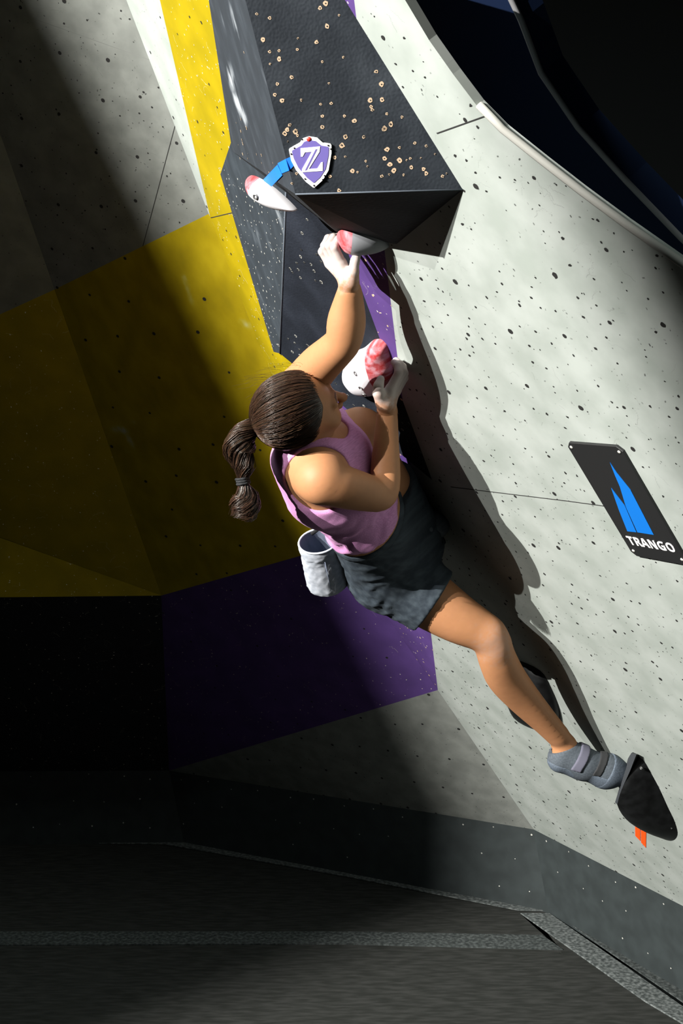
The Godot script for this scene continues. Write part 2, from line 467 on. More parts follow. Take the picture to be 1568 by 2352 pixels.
func build_walls() -> void:
	# left wall, almost in the dark
	var wl := structure("wall_left")
	wall_panel(wl, "black_panel", PLANE_A_LOW, [Vector2(0, 0), Vector2(0.0604, 1.1142), Vector2(-0.5414, 1.1072), Vector2(-1.6759, 1.0953), Vector2(-3, 0)], M.charcoal)
	wall_panel(wl, "yellow_panel", PLANE_A_MID, [Vector2(0, 0), Vector2(-0.5765, 0.2407), Vector2(-1.6016, 0.6694), Vector2(-1.7366, -0.0158), Vector2(-0.6018, -0.0058)], M.yellow)
	wall_panel(wl, "yellow_panel", PLANE_A_TOP, [Vector2(0, 0), Vector2(-0.1473, 1.295), Vector2(-0.345, 1.207), Vector2(-1.5603, 0.7617)], M.yellow)
	wall_panel(wl, "grey_panel", PLANE_A_TOP, [Vector2(-0.1473, 1.295), Vector2(-0.2813, 2.473), Vector2(-1.1184, 2.5056), Vector2(-1.5603, 0.7617), Vector2(-0.345, 1.207)], M.grey)
	# back wall
	var wb := structure("wall_back")
	var tri_out: Array = [Vector2(-1.6423, 0), Vector2(-0.2373, 0.7117), Vector2(0, 0)]
	var up_out: Array = [Vector2(-1.1809, 2.3545), Vector2(-1.1227, 3.1296), Vector2(-1.0921, 3.5368), Vector2(-0.5868, 3.4588), Vector2(-0.5702, 3.1812), Vector2(-0.534, 2.5776)]
	var ye_out: Array = [Vector2(-1.2785, 1.0548), Vector2(-1.1809, 2.3545), Vector2(-0.534, 2.5776), Vector2(-0.4629, 1.3882), Vector2(-0.4551, 1.3649)]
	var pu_out: Array = [Vector2(-1.6423, 0), Vector2(-1.2785, 1.0548), Vector2(-0.4551, 1.3649), Vector2(-0.2373, 0.7117)]
	wall_panel(wb, "grey_panel", PLANE_B, tri_out, M.grey)
	wall_panel(wb, "grey_panel", PLANE_B, up_out, M.grey)
	wall_panel(wb, "yellow_panel", PLANE_B, ye_out, M.yellow_chalked)
	wall_panel(wb, "purple_panel", PLANE_B, pu_out, M.purple)
	var spots := grid_in(tri_out, 0.125, 0.17, 0.012)
	spots.append_array(grid_in(up_out, 0.14, 0.14, 0.018, 0.9))
	spots.append_array(grid_in(ye_out, 0.14, 0.14, 0.018, 0.7))
	joined_part("bolt_hole", marks_mesh(spots, 0.0055, 0.2, 0.0006, 10, 0.05), M.hole, wb, PLANE_B)
	joined_part("bolt_hole", marks_mesh(grid_in(pu_out, 0.14, 0.14, 0.02, 0.6), 0.004, 0.3, 0.0006, 8, 0.1), M.hole, wb, PLANE_B)
	joined_part("paint_chip", marks_mesh(grid_in(up_out, 0.045, 0.045, 0.022, 0.55), 0.0022, 0.5, 0.0005, 5, 0.4), M.hole, wb, PLANE_B)
	for s in [[Vector2(-0.5483, 2.8409), Vector2(-0.7932, 2.4885)]]:
		obj("board_joint", joint_mesh(s, 0.0022, 0.0004), M.joint, wb, PLANE_B)
	obj("board_joint", joint_mesh([Vector2(-0.9694, 3.2132), Vector2(-0.5582, 3.0225)], 0.002, 0.0004), M.faint_joint, wb, PLANE_B)
	# right wall: a narrow facet beside the corner and the big overhanging white board
	var wr := structure("wall_right")
	var dw: Array = [Vector2(0.0966, 0.2609), Vector2(0.4849, 0.1229), Vector2(-0.2101, -0.575), Vector2(-0.21, -0.567)]
	var dy: Array = [Vector2(0.4849, 0.1229), Vector2(1.3587, -0.1845), Vector2(-0.6238, -1.6843), Vector2(-0.21, -0.567), Vector2(-0.2101, -0.575)]
	var cp: Array = [Vector2(1.8932, 3.1434), Vector2(1.9456, 3.0775), Vector2(1.4319, 2.4525), Vector2(0.8975, 1.8024), Vector2(0.0323, 0.7497), Vector2(0.0621, 1.462)]
	var cw: Array = [Vector2(1.9456, 3.0775), Vector2(1.9776, 2.9995), Vector2(1.975, 2.9156), Vector2(1.978, 2.842), Vector2(1.9898, 2.7762), Vector2(2.0048, 2.7131), Vector2(2.0304, 2.6616), Vector2(2.0836, 2.5925), Vector2(2.1369, 2.5261), Vector2(2.1968, 2.4569), Vector2(2.2795, 2.3682), Vector2(2.3701, 2.2798), Vector2(2.4843, 2.2046), Vector2(2.6, 0), Vector2(0, 0), Vector2(0.0319, 0.7496), Vector2(0.8975, 1.8024), Vector2(1.4319, 2.4525)]
	wall_panel(wr, "white_panel", PLANE_D, dw, M.white)
	wall_panel(wr, "yellow_panel", PLANE_D, dy, M.yellow)
	wall_panel(wr, "purple_panel", PLANE_C, cp, M.purple)
	wall_panel(wr, "white_panel", PLANE_C, cw, M.white)
	joined_part("bolt_hole", marks_mesh(grid_in(cw, 0.15, 0.15, 0.03, 0.85), 0.0052, 0.3, 0.0006, 10, 0.1), M.hole, wr, PLANE_C)
	joined_part("paint_chip", marks_mesh(grid_in(cw, 0.042, 0.042, 0.021, 0.5), 0.0026, 0.55, 0.0005, 5, 0.45), M.hole, wr, PLANE_C)
	joined_part("bolt_hole", marks_mesh(grid_in(dw, 0.1, 0.07, 0.03, 0.6), 0.004, 0.3, 0.0006, 8, 0.1), M.hole, wr, PLANE_D)
	joined_part("paint_chip", marks_mesh(grid_in(dy, 0.04, 0.03, 0.02, 0.4), 0.0018, 0.6, 0.0005, 5, 0.5), M.pale_rim, wr, PLANE_D)
	joined_part("bolt_hole", marks_mesh(grid_in(dy, 0.09, 0.07, 0.03, 0.5), 0.0035, 0.4, 0.0006, 7, 0.3), M.hole, wr, PLANE_D)
	joined_part("paint_chip", marks_mesh(grid_in(cp, 0.05, 0.035, 0.02, 0.5), 0.003, 0.5, 0.0005, 5, 0.4), M.chip, wr, PLANE_C)
	for s in [[Vector2(1.0783, 1.7936), Vector2(1.5568, 1.8021), Vector2(1.741, 1.8029)], [Vector2(1.8564, 2.6877), Vector2(2.0086, 2.6924)]]:
		obj("board_joint", joint_mesh(s, 0.0024, 0.0007), M.joint, wr, PLANE_C)
	obj("board_joint", joint_mesh([Vector2(-0.2076, -0.5792), Vector2(0.0385, -0.5936)], 0.0024, 0.0007), M.joint, wr, PLANE_D)
	var ep := []
	var er := []
	for q: Vector2 in [Vector2(2.0048, 2.7131), Vector2(2.0304, 2.6616), Vector2(2.0836, 2.5925), Vector2(2.1369, 2.5261), Vector2(2.1968, 2.4569), Vector2(2.2795, 2.3682), Vector2(2.3701, 2.2798)]:
		ep.append(PLANE_C * Vector3(q.x, q.y, -0.004))
		er.append(0.007)
	obj("edge_strip", tube_mesh(ep, er, 8), M.edge, wr)
	# kick boards
	for k in [["baseboard_right", [Vector3(0.7253, 0.3251, -4.7753), Vector3(1.9512, 0.3251, -2.4825), Vector3(2.0176, -0.03, -2.4825), Vector3(0.7917, -0.03, -4.7753)]], ["baseboard_back", [Vector3(-0.7468, 0.3251, -5.5036), Vector3(0.7253, 0.3251, -4.7753), Vector3(0.7917, -0.03, -4.7753), Vector3(-0.6804, -0.03, -5.5036)]], ["baseboard_left", [Vector3(-3.7464, 0.3251, -5.4527), Vector3(-0.7468, 0.3251, -5.5036), Vector3(-0.6804, -0.03, -5.5036), Vector3(-3.6799, -0.03, -5.4527)]]]:
		var o := structure(k[0])
		var q: Array = k[1]
		var u: Vector3 = (q[1] - q[0]).normalized()
		var n: Vector3 = u.cross(q[3] - q[0]).normalized()
		if n.dot(Vector3(0, 1.5, 0) - q[0]) < 0.0: n = -n
		var pl := Transform3D(u, n.cross(u), n, q[0])
		var out := []
		for p: Vector3 in q:
			var l := pl.affine_inverse() * p
			out.append(Vector2(l.x, l.y))
		obj("board", slab_mesh(out, 0.05), M.kick, o, pl)
		joined_part("bolt_hole", marks_mesh(grid_in(out, 0.13, 0.11, 0.015, 0.7), 0.003, 0.3, 0.0006, 7, 0.2), M.pale_rim, o, pl)

# ------------------------------------------------------------------ crash mats
func floor_slab(outline: Array, top: float, thick: float) -> ArrayMesh:
	# outline given as (x, z)
	var flat := []
	for q: Vector2 in outline: flat.append(Vector2(q.x, -q.y))
	return slab_mesh(flat, thick, top, minf(0.004, thick * 0.4))

func build_mats() -> void:
	var lay := Transform3D(Basis(Vector3.RIGHT, -PI / 2.0), Vector3.ZERO)
	var seam: Array = [Vector3(-1.2174, 0, -4.4629), Vector3(0.7828, 0, -4.4454)]
	var s0: Vector3 = seam[0]; var s1: Vector3 = seam[1]
	var along := (s1 - s0).normalized()
	var west := s0 - along * 2.9
	var m := thing("crash_mat", "dark grey vinyl crash mat filling the corner below the wall", "mat")
	obj("cover", floor_slab([Vector2(-3.076, -4.4559), Vector2(-3.9338, -5.7605), Vector2(-0.7704, -5.6037), Vector2(0.793, -4.7834), Vector2(0.6791, -4.7633), Vector2(0.7828, -4.4454)], -0.003, 0.29), M.mat_cover, m, lay)
	var east := s1 + along * 0.02
	m = thing("crash_mat", "wide dark grey vinyl crash mat in front of the taped seam", "mat")
	var gap := Vector3(0, 0, 0.008)
	var front: Array = [Vector2(west.x, west.z + gap.z), Vector2(s1.x - 0.02, s1.z + gap.z)]
	front.append_array([Vector2(0.7787, -4.421), Vector2(0.7648, -4.6769), Vector2(0.7885, -4.7553), Vector2(1.1597, -3.8657), Vector2(1.3458, -3.4162)])
	front.append_array([Vector2(1.9, 2.5), Vector2(west.x, 2.5)])
	obj("cover", floor_slab(front, -0.002, 0.29), M.mat_cover, m, lay)
	for s in [["long grey hook strip covering the seam between the mats", [Vector2(-2.6919, -4.601), Vector2(0.0256, -4.601), Vector2(0.7324, -4.5712), Vector2(0.787, -4.4524), Vector2(0.025, -4.4985), Vector2(-2.6228, -4.4771)], 0.001, M.mat_strip], ["worn grey cover strip along the foot of the white wall", [Vector2(0.6791, -4.7633), Vector2(0.7898, -4.7633), Vector2(1.1058, -4.0335), Vector2(1.1651, -3.8846), Vector2(1.0763, -3.9201), Vector2(0.9898, -4.0687)], 0.002, M.worn_strip], ["smooth grey wedge strip between kick board and worn strip", [Vector2(0.8063, -4.7633), Vector2(0.8472, -4.7316), Vector2(1.1449, -4.1842), Vector2(1.2231, -4.0393), Vector2(1.1787, -3.8846), Vector2(1.1111, -4.0539), Vector2(0.9479, -4.421)], 0.006, M.mat_strip], ["grey cover strip along the foot of the back wall", [Vector2(-3.3294, -5.7433), Vector2(-0.7704, -5.6037), Vector2(0.0832, -5.2357), Vector2(0.793, -4.7834), Vector2(0.6741, -4.7874), Vector2(0.0283, -5.1185), Vector2(-0.7643, -5.4861), Vector2(-3.2393, -5.5819)], 0.004, M.worn_strip]]:
		var o := thing("mat_strip", s[0], "strip", Transform3D(), "")
		obj("fabric", floor_slab(s[1], s[2], 0.004), s[3], o, lay)

# ------------------------------------------------------------------ black volumes
func face(st: SurfaceTool, corners: Array, inside: Vector3) -> void:
	var mid := Vector3.ZERO
	for c: Vector3 in corners: mid += c / corners.size()
	for k in range(1, corners.size() - 1):
		tri(st, corners[0], corners[k], corners[k + 1], mid - inside)

func face_part(parent: Node, called: String, frame: Transform3D, corners: Array, mat: Material, inside: Vector3) -> MeshInstance3D:
	var inv := frame.affine_inverse()
	var st := begin()
	var loc := []
	for c: Vector3 in corners: loc.append(inv * c)
	face(st, loc, inv * inside)
	return obj(called, finish(st), mat, parent, frame)

const FACE_WIDE := Transform3D(Vector3(0.99503, 0, 0.09953), Vector3(-0.03452, 0.93793, 0.3451), Vector3(-0.09336, -0.34682, 0.93327), Vector3(-0.079, 2.8136, -2.2903))
const FACE_SIDE := Transform3D(Vector3(0.15784, 0, 0.98746), Vector3(-0.29195, 0.95529, 0.04667), Vector3(-0.94332, -0.29566, 0.15078), Vector3(-0.2583, 2.5647, -3.1617))
const FACE_NAVY := Transform3D(Vector3(0.54329, 0, 0.83954), Vector3(-0.52494, 0.78041, 0.3397), Vector3(-0.65519, -0.62527, 0.42399), Vector3(-0.126, 2.4092, -2.9856))
const FACE_SLATE := Transform3D(Vector3(0.27592, 0, 0.96118), Vector3(-0.31172, 0.94595, 0.08948), Vector3(-0.90923, -0.32431, 0.26101), Vector3(-0.126, 2.4092, -2.9856))

func build_volumes() -> void:
	var tr := Vector3(-0.079, 2.8136, -2.2903); var r := Vector3(0.2262, 2.3763, -2.4223); var l := Vector3(-0.085, 2.3721, -2.455); var ct := Vector3(-0.1999, 2.8171, -2.3011)
	var p1 := Vector3(-0.2583, 2.5647, -3.1617); var p0 := Vector3(-0.2791, 2.917, -2.6006); var x := Vector3(0.1176, 2.307, -2.7368); var mm := Vector3(-0.011, 2.3393, -2.793)
	var o := thing("wall_volume", "large black boulder volume jutting out with the shield plate on it", "volume")
	var inside := (tr + r + l + ct + p1 + p0 + x) / 7.0 - PLANE_C.basis.z * 0.05
	face_part(o, "front_face", FACE_WIDE, [tr, r, l, ct], M.volume, inside)
	face_part(o, "side_face", FACE_SIDE, [p0, ct, l, p1], chalked(Color(0.165, 0.185, 0.21), [[Vector2(0.6274, 0.1372), 0.03, 0.03, 0.75], [Vector2(0.5083, 0.1853), 0.03, 0.02, 0.5], [Vector2(0.3493, 0.0958), 0.05, 0.03, 1], [Vector2(0.3274, 0.0452), 0.05, 0.03, 0.9], [Vector2(0.3746, 0.0128), 0.04, 0.03, 0.8], [Vector2(-0.0482, 0.0155), 0.03, 0.03, 0.35], [Vector2(0.4066, -0.0524), 0.05, 0.02, 0.3], [Vector2(0.7805, 0.0241), 0.05, 0.05, 0.25]], Vector2(-0.6, -0.6), 1.6, 3, 768), inside)
	face_part(o, "underside", PLANE_C, [l, r, x, mm], M.volume, inside)
	face_part(o, "underside", PLANE_C, [p1, l, mm], M.volume, inside)
	# rounded arrises
	obj("edge_bead", tube_mesh([l, r], [0.0016, 0.0016], 6), M.chalk_edge, o)
	var h1: Array = [Vector2(-0.0254, -0.3458), Vector2(-0.0164, -0.3584), Vector2(-0.0135, -0.3647), Vector2(-0.0308, -0.355), Vector2(-0.0359, -0.3612), Vector2(-0.0318, -0.3754), Vector2(0.0329, -0.3509), Vector2(0.0734, -0.3694), Vector2(0.0665, -0.3834), Vector2(0.0722, -0.404), Vector2(0.1064, -0.37), Vector2(0.1442, -0.356), Vector2(0.1561, -0.3481), Vector2(0.1707, -0.3892), Vector2(0.198, -0.3818), Vector2(0.1482, -0.3926), Vector2(0.1431, -0.4083), Vector2(0.1704, -0.4119), Vector2(0.1832, -0.4121), Vector2(0.1897, -0.409), Vector2(0.2089, -0.4087), Vector2(0.2345, -0.4019), Vector2(0.2186, -0.3875), Vector2(0.1092, -0.4125), Vector2(0.1121, -0.4221), Vector2(0.1526, -0.4195), Vector2(0.1598, -0.4298), Vector2(0.1911, -0.4249), Vector2(0.2136, -0.4284), Vector2(0.2184, -0.4364), Vector2(0.1774, -0.4381), Vector2(0.1513, -0.437), Vector2(0.1376, -0.44), Vector2(0.0844, -0.4297), Vector2(0.094, -0.432), Vector2(0.0427, -0.4387), Vector2(0.0528, -0.4053), Vector2(0.2553, -0.437), Vector2(0.2479, -0.4416), Vector2(0.0588, -0.4647), Vector2(-0.0185, -0.4329), Vector2(-0.0276, -0.4506), Vector2(-0.0659, -0.1995), Vector2(-0.0742, -0.1573), Vector2(-0.052, -0.1644), Vector2(-0.0553, -0.2201), Vector2(-0.0387, -0.219), Vector2(-0.0395, -0.2328), Vector2(-0.0558, -0.2406), Vector2(-0.0043, -0.1992), Vector2(-0.0064, -0.2176), Vector2(0.0287, -0.2066), Vector2(0.0371, -0.239), Vector2(0.0746, -0.2324), Vector2(0.0369, -0.1503), Vector2(0.0468, -0.1434), Vector2(0.0692, -0.1631), Vector2(0.048, -0.1807), Vector2(-0.045, -0.2748), Vector2(-0.0501, -0.293), Vector2(-0.0375, -0.3035), Vector2(-0.0182, -0.264), Vector2(-0.0035, -0.3034), Vector2(0.0313, -0.311), Vector2(0.0501, -0.3102), Vector2(0.0474, -0.276), Vector2(0.0333, -0.3318), Vector2(0.0732, -0.3326), Vector2(0.0325, -0.3504), Vector2(-0.0265, -0.3462), Vector2(-0.0366, -0.3609), Vector2(-0.0162, -0.3573), Vector2(0.0674, -0.3843), Vector2(0.074, -0.3675), Vector2(0.1317, -0.2577), Vector2(0.1407, -0.2795), Vector2(0.1409, -0.3056), Vector2(0.1491, -0.33), Vector2(0.1756, -0.336), Vector2(0.1204, -0.3063), Vector2(0.1209, -0.3173), Vector2(0.1234, -0.3229), Vector2(0.1552, -0.3482), Vector2(0.144, -0.3554), Vector2(0.0908, -0.3415), Vector2(0.1069, -0.369)]
	var h2: Array = [Vector2(0.3617, -0.0117), Vector2(0.2629, 0.0007), Vector2(0.2336, -0.0137), Vector2(0.2304, -0.021), Vector2(0.1497, -0.0103), Vector2(0.1766, -0.0359), Vector2(0.2648, -0.0496), Vector2(0.1077, -0.0348), Vector2(0.3902, -0.0718), Vector2(0.4556, -0.0837), Vector2(0.4265, -0.0956), Vector2(0.5758, -0.1192), Vector2(0.4892, -0.1262), Vector2(0.2357, -0.0555), Vector2(0.6352, 0.0822), Vector2(0.3174, 0.0164), Vector2(0.2289, 0.0245), Vector2(0.3596, -0.0104), Vector2(0.2573, 0.0001)]
	joined_part("paint_chip", marks_mesh(h1, 0.0031, 0.5, 0.0006, 9, 0.3), M.chip, o, FACE_WIDE)
	joined_part("screw_hole", marks_mesh(h1, 0.0011, 0.3, 0.001, 8, 0.1), M.hole, o, FACE_WIDE)
	joined_part("paint_chip", marks_mesh(h2, 0.0031, 0.5, 0.0012, 9, 0.3), M.chip, o, FACE_SIDE)
	joined_part("screw_hole", marks_mesh(h2, 0.0013, 0.3, 0.0016, 8, 0.1), M.hole, o, FACE_SIDE)
	var r0 := Vector3(-0.1165, 2.4853, -2.8586); var r1 := Vector3(-0.126, 2.4092, -2.9856); var r2 := Vector3(-0.1637, 2.0939, -3.5089); var c := Vector3(0.2713, 1.7366, -3.3635)
	var d := Vector3(0.012, 2.372, -2.8272); var a := Vector3(-0.3193, 2.5775, -3.4498); var b := Vector3(-0.1845, 2.0994, -3.5745); var at := Vector3(-0.3494, 2.6806, -3.4268)
	o = thing("wall_volume", "long black boulder volume in the corner carrying the white hold", "volume")
	inside = (r0 + r2 + c + d + a + b) / 6.0 - PLANE_C.basis.z * 0.1
	face_part(o, "front_face", FACE_NAVY, [r0, d, c, r2], M.volume_navy, inside)
	face_part(o, "side_face", FACE_SLATE, [at, r0, r2, b, a], chalked(Color(0.17, 0.195, 0.22), [[Vector2(-0.0737, -0.0322), 0.03, 0.05, 0.6], [Vector2(-0.1762, -0.1066), 0.02, 0.06, 0.7], [Vector2(-0.3511, -0.2061), 0.015, 0.06, 0.6], [Vector2(-0.3214, -0.0499), 0.06, 0.05, 0.35], [Vector2(-0.3653, 0.0553), 0.06, 0.05, 0.3], [Vector2(-0.4743, -0.1526), 0.04, 0.06, 0.35]], Vector2(-0.8, -0.8), 1.6, 6, 768), inside)
	var bd := Vector3(-0.1276, 2.1295, -3.5928); var ad := Vector3(-0.3184, 2.578, -3.4501)
	face_part(o, "underside", PLANE_C, [r2, c, bd, b], M.volume, inside)
	face_part(o, "flank", PLANE_D, [a, b, bd, ad], M.volume, inside)
	obj("edge_bead", tube_mesh([r0, r2], [0.0024, 0.0024], 6), M.chalk_edge, o)
	var h3: Array = [Vector2(0.0581, -0.0344), Vector2(0.0054, -0.0654), Vector2(-0.0411, -0.1064), Vector2(0.0083, -0.1243), Vector2(0.0056, -0.1438), Vector2(-0.0618, -0.124), Vector2(-0.063, -0.1406), Vector2(-0.0408, -0.1474), Vector2(-0.0955, -0.1393), Vector2(-0.1401, -0.1521), Vector2(-0.1403, -0.1625), Vector2(-0.1085, -0.1572), Vector2(-0.0457, -0.1662), Vector2(-0.1211, -0.1795), Vector2(-0.0663, -0.1927), Vector2(-0.0461, -0.1977), Vector2(-0.3673, -0.3572), Vector2(-0.3205, -0.3487), Vector2(-0.4365, -0.376), Vector2(-0.3478, -0.3707), Vector2(-0.3902, -0.3989), Vector2(-0.3485, -0.3914), Vector2(-0.364, -0.4103), Vector2(-0.2942, -0.3789), Vector2(-0.2905, -0.3832), Vector2(-0.2824, -0.504), Vector2(-0.2931, -0.4782), Vector2(-0.2616, -0.5424), Vector2(-0.2232, -0.5323), Vector2(-0.1714, -0.5487), Vector2(-0.266, -0.576), Vector2(-0.2192, -0.5774), Vector2(-0.1713, -0.5913), Vector2(-0.2061, -0.6047), Vector2(-0.0863, -0.5987), Vector2(-0.0961, -0.6288), Vector2(-0.1149, -0.6521), Vector2(-0.0665, -0.6292), Vector2(-0.1653, -0.6933), Vector2(-0.1267, -0.691), Vector2(-0.0994, -0.691), Vector2(-0.1437, -0.7234), Vector2(-0.1005, -0.7261)]
	joined_part("paint_chip", marks_mesh(h3, 0.0038, 0.3, 0.0006, 9, 0.25), M.pale_rim, o, FACE_NAVY)
	joined_part("screw_hole", marks_mesh(h3, 0.003, 0.15, 0.001, 8, 0.1), M.hole, o, FACE_NAVY)
	var inv := FACE_SLATE.affine_inverse()
	var out := []
	for q: Vector3 in [a, r1, r2, b]:
		var w := inv * q
		out.append(Vector2(w.x, w.y))
	joined_part("paint_chip", marks_mesh(grid_in(out, 0.022, 0.022, 0.011, 0.55), 0.0019, 0.5, 0.0006, 6, 0.3), M.pale_rim, o, FACE_SLATE)

# ------------------------------------------------------------------ holds
# cut a triangle soup by the line through a, b of the local xy plane: [kept on one side, kept on the other]
func cut_soup(soup: Array, a: Vector2, b: Vector2) -> Array:
	var nn := (b - a).orthogonal().normalized()
	var sides := [[], []]
	for t: Array in soup:
		for side in 2:
			var sg := 1.0 if side == 0 else -1.0
			var out := []
			for k in 3:
				var p: Vector3 = t[k]; var q: Vector3 = t[(k + 1) % 3]
				var dp := sg * nn.dot(Vector2(p.x, p.y) - a); var dq := sg * nn.dot(Vector2(q.x, q.y) - a)
				if dp >= 0.0: out.append(p)
				if (dp > 0.0) != (dq > 0.0) and absf(dp - dq) > 1e-9: out.append(p.lerp(q, dp / (dp - dq)))
			for k in range(1, out.size() - 1):
				sides[side].append([out[0], out[k], out[k + 1]])
	return sides

func smooth_outline(outline: Array, per: int) -> Array:
	var out := []
	var n := outline.size()
	for i in n:
		var a: Vector2 = outline[posmod(i - 1, n)]; var b: Vector2 = outline[i]; var c: Vector2 = outline[(i + 1) % n]; var d: Vector2 = outline[(i + 2) % n]
		for k in per: out.append(b.cubic_interpolate(c, a, d, float(k) / per))
	return out

# a rounded boss over an outline: triangles of a dome with a steep skirt
func dome_soup(outline: Array, center: Vector2, height: float, power := 2.6, steps := 12, lean := Vector2.ZERO) -> Array:
	var soup := []
	var n := outline.size()
	var rings := []
	for s in steps + 1:
		var t := sin(PI * 0.5 * s / steps)
		var k := pow(1.0 - pow(t, power), 1.0 / power)
		var ring := []
		for q: Vector2 in outline:
			var p := center + lean * t + (q - center) * k
			ring.append(Vector3(p.x, p.y, height * t))
		rings.append(ring)
	for s in steps:
		for i in n:
			var a: Vector3 = rings[s][i]; var b: Vector3 = rings[s][(i + 1) % n]; var c: Vector3 = rings[s + 1][(i + 1) % n]; var d: Vector3 = rings[s + 1][i]
			soup.append([a, b, c])
			if s < steps - 1: soup.append([a, c, d])
	return soup

func soup_mesh(soup: Array, center: Vector3) -> ArrayMesh:
	var st := begin(true)
	for t: Array in soup:
		tri(st, t[0], t[1], t[2], (t[0] + t[1] + t[2]) / 3.0 - center)
	return finish(st)

func bolt(parent: Node, at: Vector3, r: float, turn := Basis()) -> void:
	var b := obj("bolt", lathe_mesh([Vector2(r, -0.004), Vector2(r, 0.0008), Vector2(r * 0.78, 0.0014), Vector2(r * 0.7, 0.0002), Vector2(r * 0.45, 0.0002), Vector2(r * 0.42, -0.002), Vector2(0, -0.002)], 18, false), M.steel, parent, Transform3D(turn * Basis(Vector3.RIGHT, PI / 2.0), at))
	obj("hex_socket", lathe_mesh([Vector2(r * 0.42, -0.0018), Vector2(0, -0.0018)], 6, false), M.hole, b)

func dome_height(outline: Array, center: Vector2, height: float, power: float, q: Vector2) -> float:
	# height of the boss over a point: search along the ray from the centre to the rim
	var lo := 0.0; var hi := 1.0
	var p := PackedVector2Array(outline)
	var d := q - center
	if d.length() < 1e-5: return height
	for k in 30:
		var m := (lo + hi) * 0.5
		if Geometry2D.is_point_in_polygon(center + d / maxf(m, 1e-4), p): hi = m
		else: lo = m
	return height * pow(1.0 - pow(clampf(hi, 0.0, 1.0), power), 1.0 / power)

func two_tone_hold(called: String, label: String, frame: Transform3D, outline: Array, center: Vector2, height: float, power: float, cut: Array, bolts: Array, red_side: int, body_mat: Material, lean := Vector2.ZERO) -> Node3D:
	var o := thing(called, label, "climbing hold", frame)
	var sm := smooth_outline(outline, 4)
	var sides := cut_soup(dome_soup(sm, center, height, power, 14, lean), cut[0], cut[1])
	var inner := Vector3(center.x, center.y, -height * 0.6)
	obj("body", soup_mesh(sides[1 - red_side], inner), body_mat, o)
	obj("grip_band", soup_mesh(sides[red_side], inner), M.hold_red, o).set_meta("label", "chalked red band")
	for q: Vector2 in bolts:
		var h0 := dome_height(sm, center, height, power, q)
		var e := 0.003
		var slope := Vector3(dome_height(sm, center, height, power, q - Vector2(e, 0)) - dome_height(sm, center, height, power, q + Vector2(e, 0)), dome_height(sm, center, height, power, q - Vector2(0, e)) - dome_height(sm, center, height, power, q + Vector2(0, e)), 2.0 * e).normalized()
		var side := Vector3(0, 1, 0).cross(slope).normalized()
		bolt(o, Vector3(q.x, q.y, h0) + slope * 0.0008, 0.0062, Basis(side, slope.cross(side), slope))
	return o

